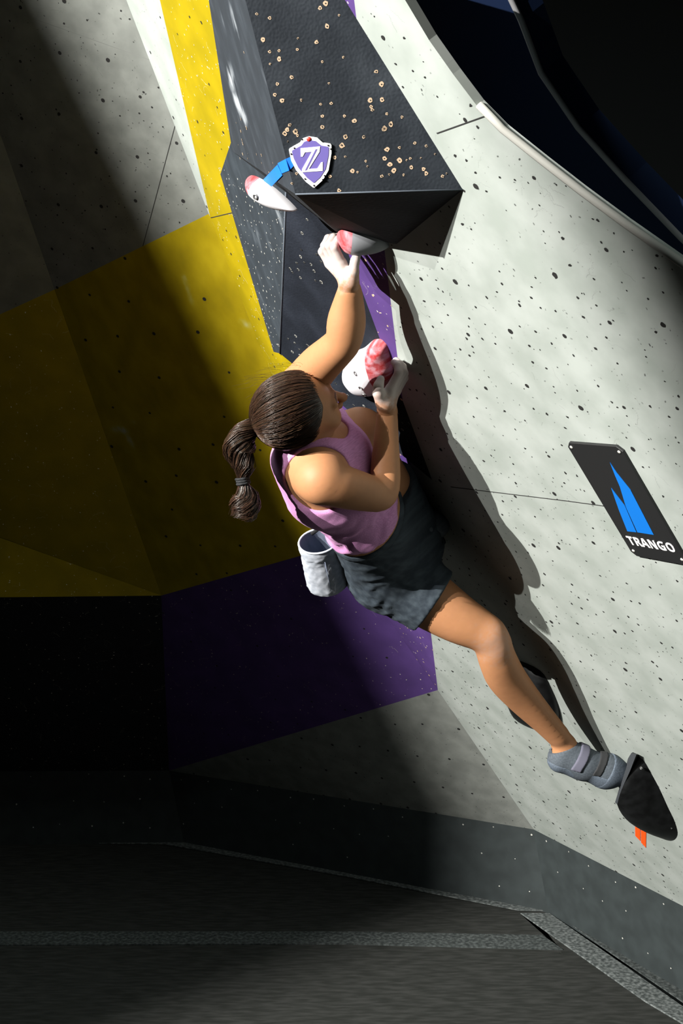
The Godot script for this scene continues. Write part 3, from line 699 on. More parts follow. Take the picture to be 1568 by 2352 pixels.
func build_holds() -> void:
	M.hold_white = paint_mat(Color(0.82, 0.82, 0.84), noise_tex(0.03, Color(0.95, 0.95, 0.95), Color(1, 1, 1), 41, 3, 256), null, 0.55)
	M.hold_grey = plain_mat(Color(0.5, 0.51, 0.53), 0.6)
	M.hold_red = plain_mat(Color(1, 1, 1), 0.85)
	M.hold_red.albedo_texture = noise_tex(0.018, Color(0.6, 0.1, 0.11), Color(0.72, 0.5, 0.54), 43, 5, 256, 0.4)
	M.hold_red.uv1_scale = Vector3(9, 9, 9)
	M.hold_black = paint_mat(Color(0.085, 0.09, 0.095), noise_tex(0.02, Color(0.55, 0.55, 0.55), Color(1, 1, 1), 45, 5, 256, 0.35), null, 0.45, 0.0, null, 4.0)
	M.hold_edge = plain_mat(Color(0.165, 0.18, 0.2), 0.8)
	# the white hold in her lower hand
	two_tone_hold("climbing_hold", "white rounded climbing hold with a red band and three bolts", Transform3D(Vector3(0.54329, 0, 0.83954), Vector3(-0.52494, 0.78041, 0.3397), Vector3(-0.65519, -0.62527, 0.42399), Vector3(0.0701, 2.0553, -3.2046)), [Vector2(0.0881, 0.0828), Vector2(0.105, 0.0861), Vector2(0.1232, 0.0854), Vector2(0.1308, 0.0786), Vector2(0.1345, 0.0675), Vector2(0.1234, 0.0456), Vector2(0.1145, 0.0259), Vector2(0.1044, 0.0059), Vector2(0.0842, -0.0143), Vector2(0.0533, -0.0374), Vector2(0.0127, -0.0613), Vector2(-0.0188, -0.0723), Vector2(-0.0447, -0.0767), Vector2(-0.0786, -0.0773), Vector2(-0.108, -0.0724), Vector2(-0.1234, -0.0605), Vector2(-0.1286, -0.0416), Vector2(-0.1266, -0.0254), Vector2(-0.1132, -0.0066), Vector2(-0.0884, 0.0145), Vector2(-0.0574, 0.0352), Vector2(-0.0287, 0.0478), Vector2(0.0005, 0.0555), Vector2(0.0319, 0.0621), Vector2(0.0585, 0.0716)], Vector2(-0.004, -0.004), 0.05, 2.3, [Vector2(0.0874, 0.0828), Vector2(0.0204, -0.0546)], [Vector2(0.0113, 0.0211), Vector2(-0.0065, -0.0236), Vector2(-0.0283, -0.0526)], 1, M.hold_white)
	# the hold under the lip of the big volume
	var lip := [Vector2(-0.053, 0.0), Vector2(-0.05, 0.022), Vector2(-0.032, 0.036), Vector2(0.0, 0.038), Vector2(0.035, 0.03), Vector2(0.062, 0.012), Vector2(0.068, 0.0), Vector2(0.055, -0.015), Vector2(0.03, -0.028), Vector2(0.0, -0.036), Vector2(-0.03, -0.036), Vector2(-0.05, -0.022)]
	two_tone_hold("climbing_hold", "grey and red climbing hold bolted under the lip of the big volume", Transform3D(Vector3(0.9894, -0.04097, -0.1393), Vector3(0.14488, 0.21468, 0.96588), Vector3(-0.00967, -0.97582, 0.21834), Vector3(0.0435, 2.3293, -2.765)), lip, Vector2(-0.012, 0.0), 0.043, 2.0, [Vector2(-0.022, -0.05), Vector2(-0.027, 0.05)], [], 1, M.hold_grey)
	# the hold at the side of the volume with the blue tape on it
	var side := [Vector2(-0.058, 0.0), Vector2(-0.052, 0.014), Vector2(-0.033, 0.02), Vector2(0.0, 0.02), Vector2(0.035, 0.014), Vector2(0.066, 0.005), Vector2(0.07, 0.0), Vector2(0.05, -0.012), Vector2(0.02, -0.022), Vector2(-0.02, -0.025), Vector2(-0.046, -0.018)]
	two_tone_hold("climbing_hold", "grey and red climbing hold at the end of the blue tape", Transform3D(Vector3(0.81892, -0.52362, 0.23491), Vector3(0.28176, 0.72342, 0.6303), Vector3(-0.49998, -0.44998, 0.73996), Vector3(-0.1505, 2.4182, -2.793)), side, Vector2(-0.012, 0.0), 0.036, 2.0, [Vector2(-0.036, -0.05), Vector2(-0.03, 0.05)], [Vector2(-0.012, 0.0)], 1, M.hold_white)
	# black wedge under her foot
	var o := thing("foot_hold", "black pointed wedge hold under her shoe, above the orange tape", "climbing hold")
	var base: Array = [Vector3(0.8132, 0.992, -3.5469), Vector3(0.8224, 0.9906, -3.5319), Vector3(0.8255, 0.9886, -3.5293), Vector3(0.8299, 0.9859, -3.5254), Vector3(0.8351, 0.982, -3.5221), Vector3(0.8403, 0.9765, -3.5211), Vector3(0.8455, 0.9693, -3.523), Vector3(0.8508, 0.9606, -3.5269), Vector3(0.8567, 0.9505, -3.5321), Vector3(0.8634, 0.9392, -3.5378), Vector3(0.8711, 0.9264, -3.5441), Vector3(0.8797, 0.912, -3.5511), Vector3(0.8886, 0.8967, -3.559), Vector3(0.8975, 0.8811, -3.5675), Vector3(0.9064, 0.8646, -3.5774), Vector3(0.9156, 0.8471, -3.5884), Vector3(0.9246, 0.8297, -3.5995), Vector3(0.933, 0.8136, -3.6095), Vector3(0.9408, 0.7994, -3.6178), Vector3(0.9481, 0.7864, -3.6249), Vector3(0.955, 0.774, -3.6321), Vector3(0.9615, 0.7614, -3.6402), Vector3(0.9678, 0.7481, -3.6498), Vector3(0.9738, 0.7347, -3.6601), Vector3(0.9791, 0.7217, -3.6709), Vector3(0.9834, 0.7099, -3.682), Vector3(0.9865, 0.6992, -3.6934), Vector3(0.9885, 0.6895, -3.7053), Vector3(0.9897, 0.6806, -3.7173), Vector3(0.9902, 0.6727, -3.7291), Vector3(0.99, 0.6656, -3.7409), Vector3(0.989, 0.6595, -3.7526), Vector3(0.9872, 0.6543, -3.7643), Vector3(0.9845, 0.6502, -3.7759), Vector3(0.9809, 0.647, -3.7878), Vector3(0.9764, 0.6447, -3.7998), Vector3(0.9711, 0.6437, -3.8114), Vector3(0.965, 0.6443, -3.8219), Vector3(0.9577, 0.6464, -3.8321), Vector3(0.9494, 0.6499, -3.842), Vector3(0.9407, 0.6551, -3.85), Vector3(0.9324, 0.6618, -3.8546), Vector3(0.924, 0.6719, -3.8542), Vector3(0.9154, 0.6845, -3.85), Vector3(0.9078, 0.6966, -3.8447), Vector3(0.9026, 0.7049, -3.8412)]
	var back: Array = [Vector3(0.8128, 0.9476, -3.6191), Vector3(0.8281, 0.8483, -3.7499), Vector3(0.8701, 0.7313, -3.8594)]
	var tip := Vector3(0.7876, 0.8119, -3.65); var tip2 := Vector3(0.7916, 0.8093, -3.6389); var ta := Vector3(0.8017, 0.9954, -3.5232); var tb := Vector3(0.8084, 1.0017, -3.4896)
	var inside := Vector3.ZERO
	for q: Vector3 in base: inside += q / base.size()
	inside += PLANE_C.basis.z * 0.01
	var st := begin(true)
	var sweep := [tb]
	sweep.append_array(base.slice(2))
	# bulging front face: rows between the rim on the wall and the edge from top to tip
	var rows := 10
	var grid := []
	for i in sweep.size():
		var row := []
		for k in rows + 1:
			var t := float(k) / rows
			var p: Vector3 = (sweep[i] as Vector3).lerp(tip2, t)
			p += PLANE_C.basis.z * 0.02 * sin(PI * t) * (0.0 if i == 0 else 1.0)
			row.append(p)
		grid.append(row)
	for i in sweep.size() - 1:
		for k in rows:
			quad(st, grid[i][k], grid[i + 1][k], grid[i + 1][k + 1], grid[i][k + 1], (grid[i][k] + grid[i + 1][k + 1]) * 0.5 - inside)
	obj("front_face", finish(st), M.hold_black, o)
	st = begin()
	quad(st, ta, tb, tip2, tip, Vector3(-1, 0.2, 0.3))
	tri(st, base[0], base[1], ta, Vector3(0, 1, 0)); tri(st, base[1], ta, tb, Vector3(0, 1, 0)); tri(st, base[1], base[2], tb, Vector3(0.5, 1, 0))
	obj("lit_edge", finish(st), M.hold_edge, o)
	st = begin()
	face(st, [ta, tip, back[1], back[0]], inside)
	tri(st, base[0], ta, back[0], Vector3(-1, 0, 0))
	tri(st, tip, back[1], back[2], Vector3(-1, -0.2, 0)); tri(st, tip, back[2], base[-1], Vector3(-0.5, -1, 0)); tri(st, tip, tip2, base[-1], Vector3(-0.5, -1, 0))
	obj("side_face", finish(st), M.hold_edge, o)
	for q: Vector3 in [Vector3(0.8284, 0.9531, -3.5198), Vector3(0.9539, 0.7303, -3.6644)]:
		bolt(o, q, 0.004, PLANE_C.basis)
	o = thing("foot_hold", "round black hold on the white wall behind her calf", "climbing hold", Transform3D(Vector3(0.4715, 0, 0.88187), Vector3(-0.53266, 0.79697, 0.28479), Vector3(-0.70282, -0.60401, 0.37577), Vector3(0.5753, 1.0706, -3.8575)))
	var rb := smooth_outline([Vector2(0.0436, 0.1669), Vector2(0.1616, 0.1554), Vector2(0.1564, 0.0749), Vector2(0.112, -0.0288), Vector2(0.0353, -0.1154), Vector2(-0.0727, -0.1561), Vector2(-0.1807, -0.1338), Vector2(-0.1302, -0.0021), Vector2(-0.0429, 0.1162)], 4)
	obj("body", soup_mesh(dome_soup(rb, Vector2(0, 0), 0.05, 2.4, 10), Vector3(0, 0, -0.03)), M.hold_black, o)
	o = thing("foot_hold", "small black hold under her higher shoe", "climbing hold", Transform3D(Vector3(0.4715, 0, 0.88187), Vector3(-0.53266, 0.79697, 0.28479), Vector3(-0.70282, -0.60401, 0.37577), Vector3(0.262, 1.5894, -3.6096)))
	var sb := []
	for k in 20: sb.append(Vector2(cos(TAU * k / 20.0) * 0.045, sin(TAU * k / 20.0) * 0.03))
	obj("body", soup_mesh(dome_soup(sb, Vector2(0, 0), 0.035, 2.6, 8), Vector3(0, 0, -0.03)), M.hold_black, o)

# ------------------------------------------------------------------ plates, tape and lettering
func grown(outline: Array, by: float) -> Array:
	var off := Geometry2D.offset_polygon(PackedVector2Array(outline), by, Geometry2D.JOIN_ROUND)
	return Array(off[0]) if off.size() else outline

func build_signs() -> void:
	# the black plate with the peak mark
	var r: Rect2 = Rect2(1.6941, 1.667, 0.1733, 0.314)
	var o := thing("sponsor_sign", "black sign plate with two blue peaks and white lettering", "sign", PLANE_C)
	var e := r.grow(-0.012)
	var core := grown([e.position, Vector2(e.end.x, e.position.y), e.end, Vector2(e.position.x, e.end.y)], 0.012)
	obj("plate", slab_mesh(core, 0.006, 0.006, 0.001), M.sign_black, o)
	obj("emblem", slab_mesh([Vector2(1.807, 1.9376), Vector2(1.8099, 1.9087), Vector2(1.8215, 1.8663), Vector2(1.816, 1.8018), Vector2(1.8109, 1.7443), Vector2(1.7603, 1.7441), Vector2(1.7722, 1.8143), Vector2(1.7924, 1.8721), Vector2(1.7986, 1.9034)], 0.0008, 0.0068), M.sign_blue, o).set_meta("label", "tall blue peak emblem")
	obj("emblem", slab_mesh([Vector2(1.7607, 1.8656), Vector2(1.7713, 1.8187), Vector2(1.7569, 1.7436), Vector2(1.727, 1.7422), Vector2(1.7424, 1.8051)], 0.0008, 0.0068), M.sign_blue, o).set_meta("label", "short blue peak emblem")
	var f := SystemFont.new()
	f.font_names = PackedStringArray(["Droid Sans"])
	f.font_weight = 700
	var tm := TextMesh.new()
	tm.text = "TRANGO"
	tm.font = f
	tm.font_size = 64
	tm.pixel_size = 0.001
	tm.depth = 0.01
	var ab := tm.get_aabb()
	var want := Vector2(0.142, 0.0245)
	var sc := Vector3(want.x / ab.size.x, want.y / ab.size.y, 0.08)
	obj("lettering", tm, M.sign_white, o, Transform3D(Basis.from_scale(sc), Vector3(r.position.x + 0.016 + want.x * 0.5 - ab.get_center().x * sc.x, 1.7145 - ab.get_center().y * sc.y, 0.0064)))
	for q in [Vector2(r.position.x + 0.012, r.end.y - 0.012), Vector2(r.end.x - 0.012, r.end.y - 0.014), Vector2(r.position.x + 0.012, r.position.y + 0.016), Vector2(r.end.x - 0.012, r.position.y + 0.016)]:
		obj("screw", lathe_mesh([Vector2(0.0042, 0.0), Vector2(0.0038, 0.0012), Vector2(0.0, 0.0018)], 12), M.pale_rim, o, Transform3D(Basis(Vector3.RIGHT, PI / 2.0), Vector3(q.x, q.y, 0.006)))
	# the shield plate
	o = thing("shield_plate", "purple shield plate with a white rim and letter Z", "sign", FACE_WIDE)
	obj("rim", slab_mesh(smooth_corners([Vector2(-0.0299, -0.3881), Vector2(-0.0092, -0.3774), Vector2(-0.004, -0.3702), Vector2(0.0081, -0.3667), Vector2(0.0235, -0.3695), Vector2(0.0328, -0.3781), Vector2(0.0482, -0.3806), Vector2(0.0476, -0.3973), Vector2(0.0412, -0.4274), Vector2(0.03, -0.4449), Vector2(0.013, -0.4592), Vector2(-0.0012, -0.4477), Vector2(-0.0182, -0.4265), Vector2(-0.0264, -0.4088)]), 0.004, 0.004, 0.0008), M.sign_white, o)
	obj("field", slab_mesh(smooth_corners([Vector2(-0.0246, -0.3913), Vector2(-0.0062, -0.3822), Vector2(-0.0011, -0.3759), Vector2(0.0078, -0.373), Vector2(0.02, -0.3747), Vector2(0.0294, -0.3828), Vector2(0.0435, -0.3855), Vector2(0.0423, -0.4003), Vector2(0.0361, -0.4248), Vector2(0.0253, -0.44), Vector2(0.0134, -0.4502), Vector2(0.0014, -0.4403), Vector2(-0.0137, -0.4218), Vector2(-0.0211, -0.4057)]), 0.001, 0.0046), M.shield_purple, o)
	obj("letter", slab_mesh([Vector2(-0.0081, -0.3869), Vector2(0.0277, -0.3843), Vector2(0.0263, -0.3938), Vector2(0.0054, -0.4243), Vector2(0.0212, -0.4233), Vector2(0.0281, -0.4128), Vector2(0.0314, -0.4119), Vector2(0.0307, -0.4279), Vector2(-0.0079, -0.4299), Vector2(-0.007, -0.4241), Vector2(0.0121, -0.3935), Vector2(-0.0003, -0.3943), Vector2(-0.0046, -0.4018), Vector2(-0.0082, -0.4018)], 0.001, 0.0053), M.sign_white, o)
	obj("inline", slab_mesh([Vector2(0.0194, -0.3889), Vector2(0.0226, -0.389), Vector2(0.0014, -0.4262), Vector2(-0.0019, -0.4268)], 0.0006, 0.0056), M.shield_purple, o)
	var first := true
	for q: Vector2 in [Vector2(0.0079, -0.3714), Vector2(-0.0194, -0.3867), Vector2(0.0423, -0.383), Vector2(-0.0051, -0.3712), Vector2(-0.0258, -0.397), Vector2(0.0469, -0.3894), Vector2(0.0301, -0.4439), Vector2(0.0133, -0.4544), Vector2(-0.0026, -0.4422), Vector2(0.0336, -0.4369)]:
		obj("screw", lathe_mesh([Vector2(0.0045 if first else 0.0016, 0.0), Vector2(0.004 if first else 0.0014, 0.001), Vector2(0.0, 0.0014)], 10), M.red_screw if first else M.hole, o, Transform3D(Basis(Vector3.RIGHT, PI / 2.0), Vector3(q.x, q.y, 0.004)))
		first = false
	# tape
	o = thing("marking_tape", "strip of blue tape running from the shield plate to the hold", "tape")
	obj("strip", slab_mesh([Vector2(0.3779, -0.1238), Vector2(0.6307, -0.1313), Vector2(0.6494, -0.1548), Vector2(0.4701, -0.1508)], 0.0007, 0.0022), M.blue_tape, o, FACE_SIDE)
	obj("strip", slab_mesh([Vector2(0.6348, -0.1291), Vector2(0.7446, -0.1384), Vector2(0.7414, -0.1596), Vector2(0.6471, -0.1507)], 0.0007, 0.0012), M.blue_tape, o, FACE_SIDE)
	obj("strip", slab_mesh([Vector2(-0.0359, -0.4061), Vector2(-0.0285, -0.4031), Vector2(-0.023, -0.4192), Vector2(-0.031, -0.4273)], 0.0007, 0.0012), M.blue_tape, o, FACE_WIDE)
	o = thing("marking_tape", "two strips of bright orange tape below the black wedge", "tape", PLANE_C)
	obj("strip", slab_mesh([Vector2(0.8698, 0.4394), Vector2(0.8892, 0.4333), Vector2(0.814, 0.3205), Vector2(0.8037, 0.3399)], 0.0006, 0.0012), M.orange, o)
	obj("strip", slab_mesh([Vector2(0.8935, 0.4352), Vector2(0.9134, 0.4294), Vector2(0.8211, 0.2916), Vector2(0.8133, 0.3135)], 0.0006, 0.0012), M.orange, o)

func smooth_corners(outline: Array) -> Array:
	return grown(grown(outline, -0.002), 0.002)

# ------------------------------------------------------------------ distance fields for the figure
class Field:
	var o: Vector3
	var h: float
	var nx: int
	var ny: int
	var nz: int
	var d := PackedFloat32Array()

	func _init(lo: Vector3, hi: Vector3, cell: float) -> void:
		o = lo
		h = cell
		nx = int(ceil((hi.x - lo.x) / h)) + 1
		ny = int(ceil((hi.y - lo.y) / h)) + 1
		nz = int(ceil((hi.z - lo.z) / h)) + 1
		d.resize(nx * ny * nz)
		d.fill(1.0)

	func span(lo: Vector3, hi: Vector3) -> Array:
		return [maxi(0, int((lo.x - o.x) / h)), mini(nx - 1, int((hi.x - o.x) / h) + 1), maxi(0, int((lo.y - o.y) / h)), mini(ny - 1, int((hi.y - o.y) / h) + 1), maxi(0, int((lo.z - o.z) / h)), mini(nz - 1, int((hi.z - o.z) / h) + 1)]

	# tapered capsule joined with a smooth minimum
	func bone(a: Vector3, ra: float, b: Vector3, rb: float, k: float, cut := false) -> void:
		var pad := maxf(ra, rb) + k + 3.0 * h
		var s := span(a.min(b) - Vector3.ONE * pad, a.max(b) + Vector3.ONE * pad)
		var ab := b - a
		var l2 := maxf(ab.length_squared(), 1e-9)
		var il2 := 1.0 / l2
		var rr := ra - rb
		var a2 := maxf(l2 - rr * rr, 1e-9)
		var sg := signf(rr) * rr * rr
		for iz in range(s[4], s[5] + 1):
			for iy in range(s[2], s[3] + 1):
				var i: int = (iz * ny + iy) * nx + s[0]
				var p := Vector3(o.x + s[0] * h, o.y + iy * h, o.z + iz * h) - a
				for ix in range(s[0], s[1] + 1):
					# exact round cone
					var y := p.dot(ab)
					var z := y - l2
					var x2 := (p * l2 - ab * y).length_squared()
					var y2 := y * y * l2
					var z2 := z * z * l2
					var kk := sg * x2
					var v: float
					if signf(z) * a2 * z2 > kk: v = sqrt(x2 + z2) * il2 - rb
					elif signf(y) * a2 * y2 < kk: v = sqrt(x2 + y2) * il2 - ra
					else: v = (sqrt(x2 * a2 * il2) + y * rr) * il2 - ra
					var c := d[i]
					if cut:
						v = -v
						var e := maxf(k - absf(c - v), 0.0)
						d[i] = maxf(c, v) + e * e * 0.25 / k
					else:
						var e := k - absf(c - v)
						if e > 0.0:
							d[i] = minf(c, v) - e * e * 0.25 / k
						elif v < c:
							d[i] = v
					p.x += h
					i += 1

	func blob(center: Vector3, turn: Basis, rad: Vector3, k: float, cut := false) -> void:
		var big := maxf(rad.x, maxf(rad.y, rad.z)) + k + 3.0 * h
		var s := span(center - Vector3.ONE * big, center + Vector3.ONE * big)
		var inv := turn.transposed()
		var i1 := Vector3.ONE / rad
		for iz in range(s[4], s[5] + 1):
			for iy in range(s[2], s[3] + 1):
				var i: int = (iz * ny + iy) * nx + s[0]
				for ix in range(s[0], s[1] + 1):
					var q := inv * (Vector3(o.x + ix * h, o.y + iy * h, o.z + iz * h) - center) * i1
					var k0 := q.length()
					var k1 := (q * i1).length()
					var v := k0 * (k0 - 1.0) / maxf(k1, 1e-6) if k0 > 1e-4 else -rad.x
					var c := d[i]
					if cut:
						v = -v
						var e := maxf(k - absf(c - v), 0.0)
						d[i] = maxf(c, v) + e * e * 0.25 / k
					else:
						var e := k - absf(c - v)
						if e > 0.0:
							d[i] = minf(c, v) - e * e * 0.25 / k
						elif v < c:
							d[i] = v
					i += 1

	# keep only the side of a plane that the normal points away from
	func plane_cut(at: Vector3, n: Vector3) -> void:
		for iz in nz:
			for iy in ny:
				var i := (iz * ny + iy) * nx
				var v := n.dot(Vector3(o.x, o.y + iy * h, o.z + iz * h) - at)
				for ix in nx:
					if v > d[i]: d[i] = v
					v += n.x * h
					i += 1

	func ripple(by: Callable) -> void:
		for iz in nz:
			for iy in ny:
				var i := (iz * ny + iy) * nx
				for ix in nx:
					if absf(d[i]) < 5.0 * h:
						d[i] += by.call(Vector3(o.x + ix * h, o.y + iy * h, o.z + iz * h))
					i += 1

	# surface nets; the colour of a vertex comes from paint(position)
	func add_to(arrays: Dictionary, paint: Callable) -> void:
		var verts: PackedVector3Array = arrays.v
		var cols: PackedColorArray = arrays.c
		var idx: PackedInt32Array = arrays.i
		var at := {}
		var sx := 1
		var sy := nx
		var sz := nx * ny
		var lim := 2.2 * h
		var offs := [0, sx, sy, sx + sy, sz, sx + sz, sy + sz, sx + sy + sz]
		var pos := [Vector3(0, 0, 0), Vector3(1, 0, 0), Vector3(0, 1, 0), Vector3(1, 1, 0), Vector3(0, 0, 1), Vector3(1, 0, 1), Vector3(0, 1, 1), Vector3(1, 1, 1)]
		var edges := [[0, 1], [2, 3], [4, 5], [6, 7], [0, 2], [1, 3], [4, 6], [5, 7], [0, 4], [1, 5], [2, 6], [3, 7]]
		for iz in nz - 1:
			for iy in ny - 1:
				var i := (iz * ny + iy) * nx
				for ix in nx - 1:
					if absf(d[i]) < lim:
						var m := 0
						for k in 8:
							if d[i + offs[k]] < 0.0: m |= 1 << k
						if m != 0 and m != 255:
							var sum := Vector3.ZERO
							var cnt := 0
							for e: Array in edges:
								var a: int = e[0]; var b: int = e[1]
								if ((m >> a) & 1) != ((m >> b) & 1):
									var va := d[i + offs[a]]; var vb := d[i + offs[b]]
									sum += (pos[a] as Vector3).lerp(pos[b], va / (va - vb))
									cnt += 1
							var p := o + (Vector3(ix, iy, iz) + sum / cnt) * h
							at[i] = verts.size()
							verts.append(p)
							cols.append(paint.call(p))
					i += 1
		for i: int in at:
			var v0 := d[i]
			# the three edges that start at this node
			for ax in 3:
				var st: int = [sx, sy, sz][ax]
				var s1: int = [sy, sz, sx][ax]
				var s2: int = [sz, sx, sy][ax]
				var v1 := d[i + st]
				if (v0 < 0.0) == (v1 < 0.0): continue
				var a: int = at.get(i, -1); var b: int = at.get(i - s1, -1); var c: int = at.get(i - s1 - s2, -1); var e: int = at.get(i - s2, -1)
				if a < 0 or b < 0 or c < 0 or e < 0: continue
				if v0 < 0.0:
					idx.append_array(PackedInt32Array([a, b, c, a, c, e]))
				else:
					idx.append_array(PackedInt32Array([a, c, b, a, e, c]))
		arrays.v = verts
		arrays.c = cols
		arrays.i = idx

# even out the grid's stair steps
func relax(arrays: Dictionary, passes: int) -> void:
	var v: PackedVector3Array = arrays.v
	var idx: PackedInt32Array = arrays.i
	for p in passes:
		var sum := PackedVector3Array()
		sum.resize(v.size())
		var cnt := PackedFloat32Array()
		cnt.resize(v.size())
		for k in range(0, idx.size(), 3):
			var a := idx[k]; var b := idx[k + 1]; var c := idx[k + 2]
			sum[a] += v[b] + v[c]; sum[b] += v[a] + v[c]; sum[c] += v[a] + v[b]
			cnt[a] += 2.0; cnt[b] += 2.0; cnt[c] += 2.0
		for k in v.size():
			if cnt[k] > 0.0: v[k] = v[k].lerp(sum[k] / cnt[k], 0.5)
	arrays.v = v

func net_mesh(arrays: Dictionary) -> ArrayMesh:
	var v: PackedVector3Array = arrays.v
	var idx: PackedInt32Array = arrays.i
	var nrm := PackedVector3Array()
	nrm.resize(v.size())
	for k in range(0, idx.size(), 3):
		var n := (v[idx[k + 2]] - v[idx[k]]).cross(v[idx[k + 1]] - v[idx[k]])
		nrm[idx[k]] += n; nrm[idx[k + 1]] += n; nrm[idx[k + 2]] += n
	for pass_ in 2:
		var soft := PackedVector3Array()
		soft.resize(v.size())
		for k in nrm.size(): nrm[k] = nrm[k].normalized()
		for k in range(0, idx.size(), 3):
			var n := nrm[idx[k]] + nrm[idx[k + 1]] + nrm[idx[k + 2]]
			soft[idx[k]] += n; soft[idx[k + 1]] += n; soft[idx[k + 2]] += n
		nrm = soft
	for k in nrm.size(): nrm[k] = nrm[k].normalized()
	var uv := PackedVector2Array()
	uv.resize(v.size())
	for k in v.size(): uv[k] = Vector2(v[k].x + v[k].z * 0.5, v[k].y + v[k].z * 0.3)
	var a := []
	a.resize(Mesh.ARRAY_MAX)
	a[Mesh.ARRAY_VERTEX] = v
	a[Mesh.ARRAY_NORMAL] = nrm
	a[Mesh.ARRAY_COLOR] = arrays.c
	a[Mesh.ARRAY_TEX_UV] = uv
	a[Mesh.ARRAY_INDEX] = idx
	var m := ArrayMesh.new()
	m.add_surface_from_arrays(Mesh.PRIMITIVE_TRIANGLES, a)
	return m

func box_of(bones: Array, pad: float) -> Array:
	var lo: Vector3 = bones[0][0]; var hi := lo
	for b: Array in bones:
		for q: Vector3 in [b[0], b[2]]:
			lo = lo.min(q); hi = hi.max(q)
	return [lo - Vector3.ONE * pad, hi + Vector3.ONE * pad]

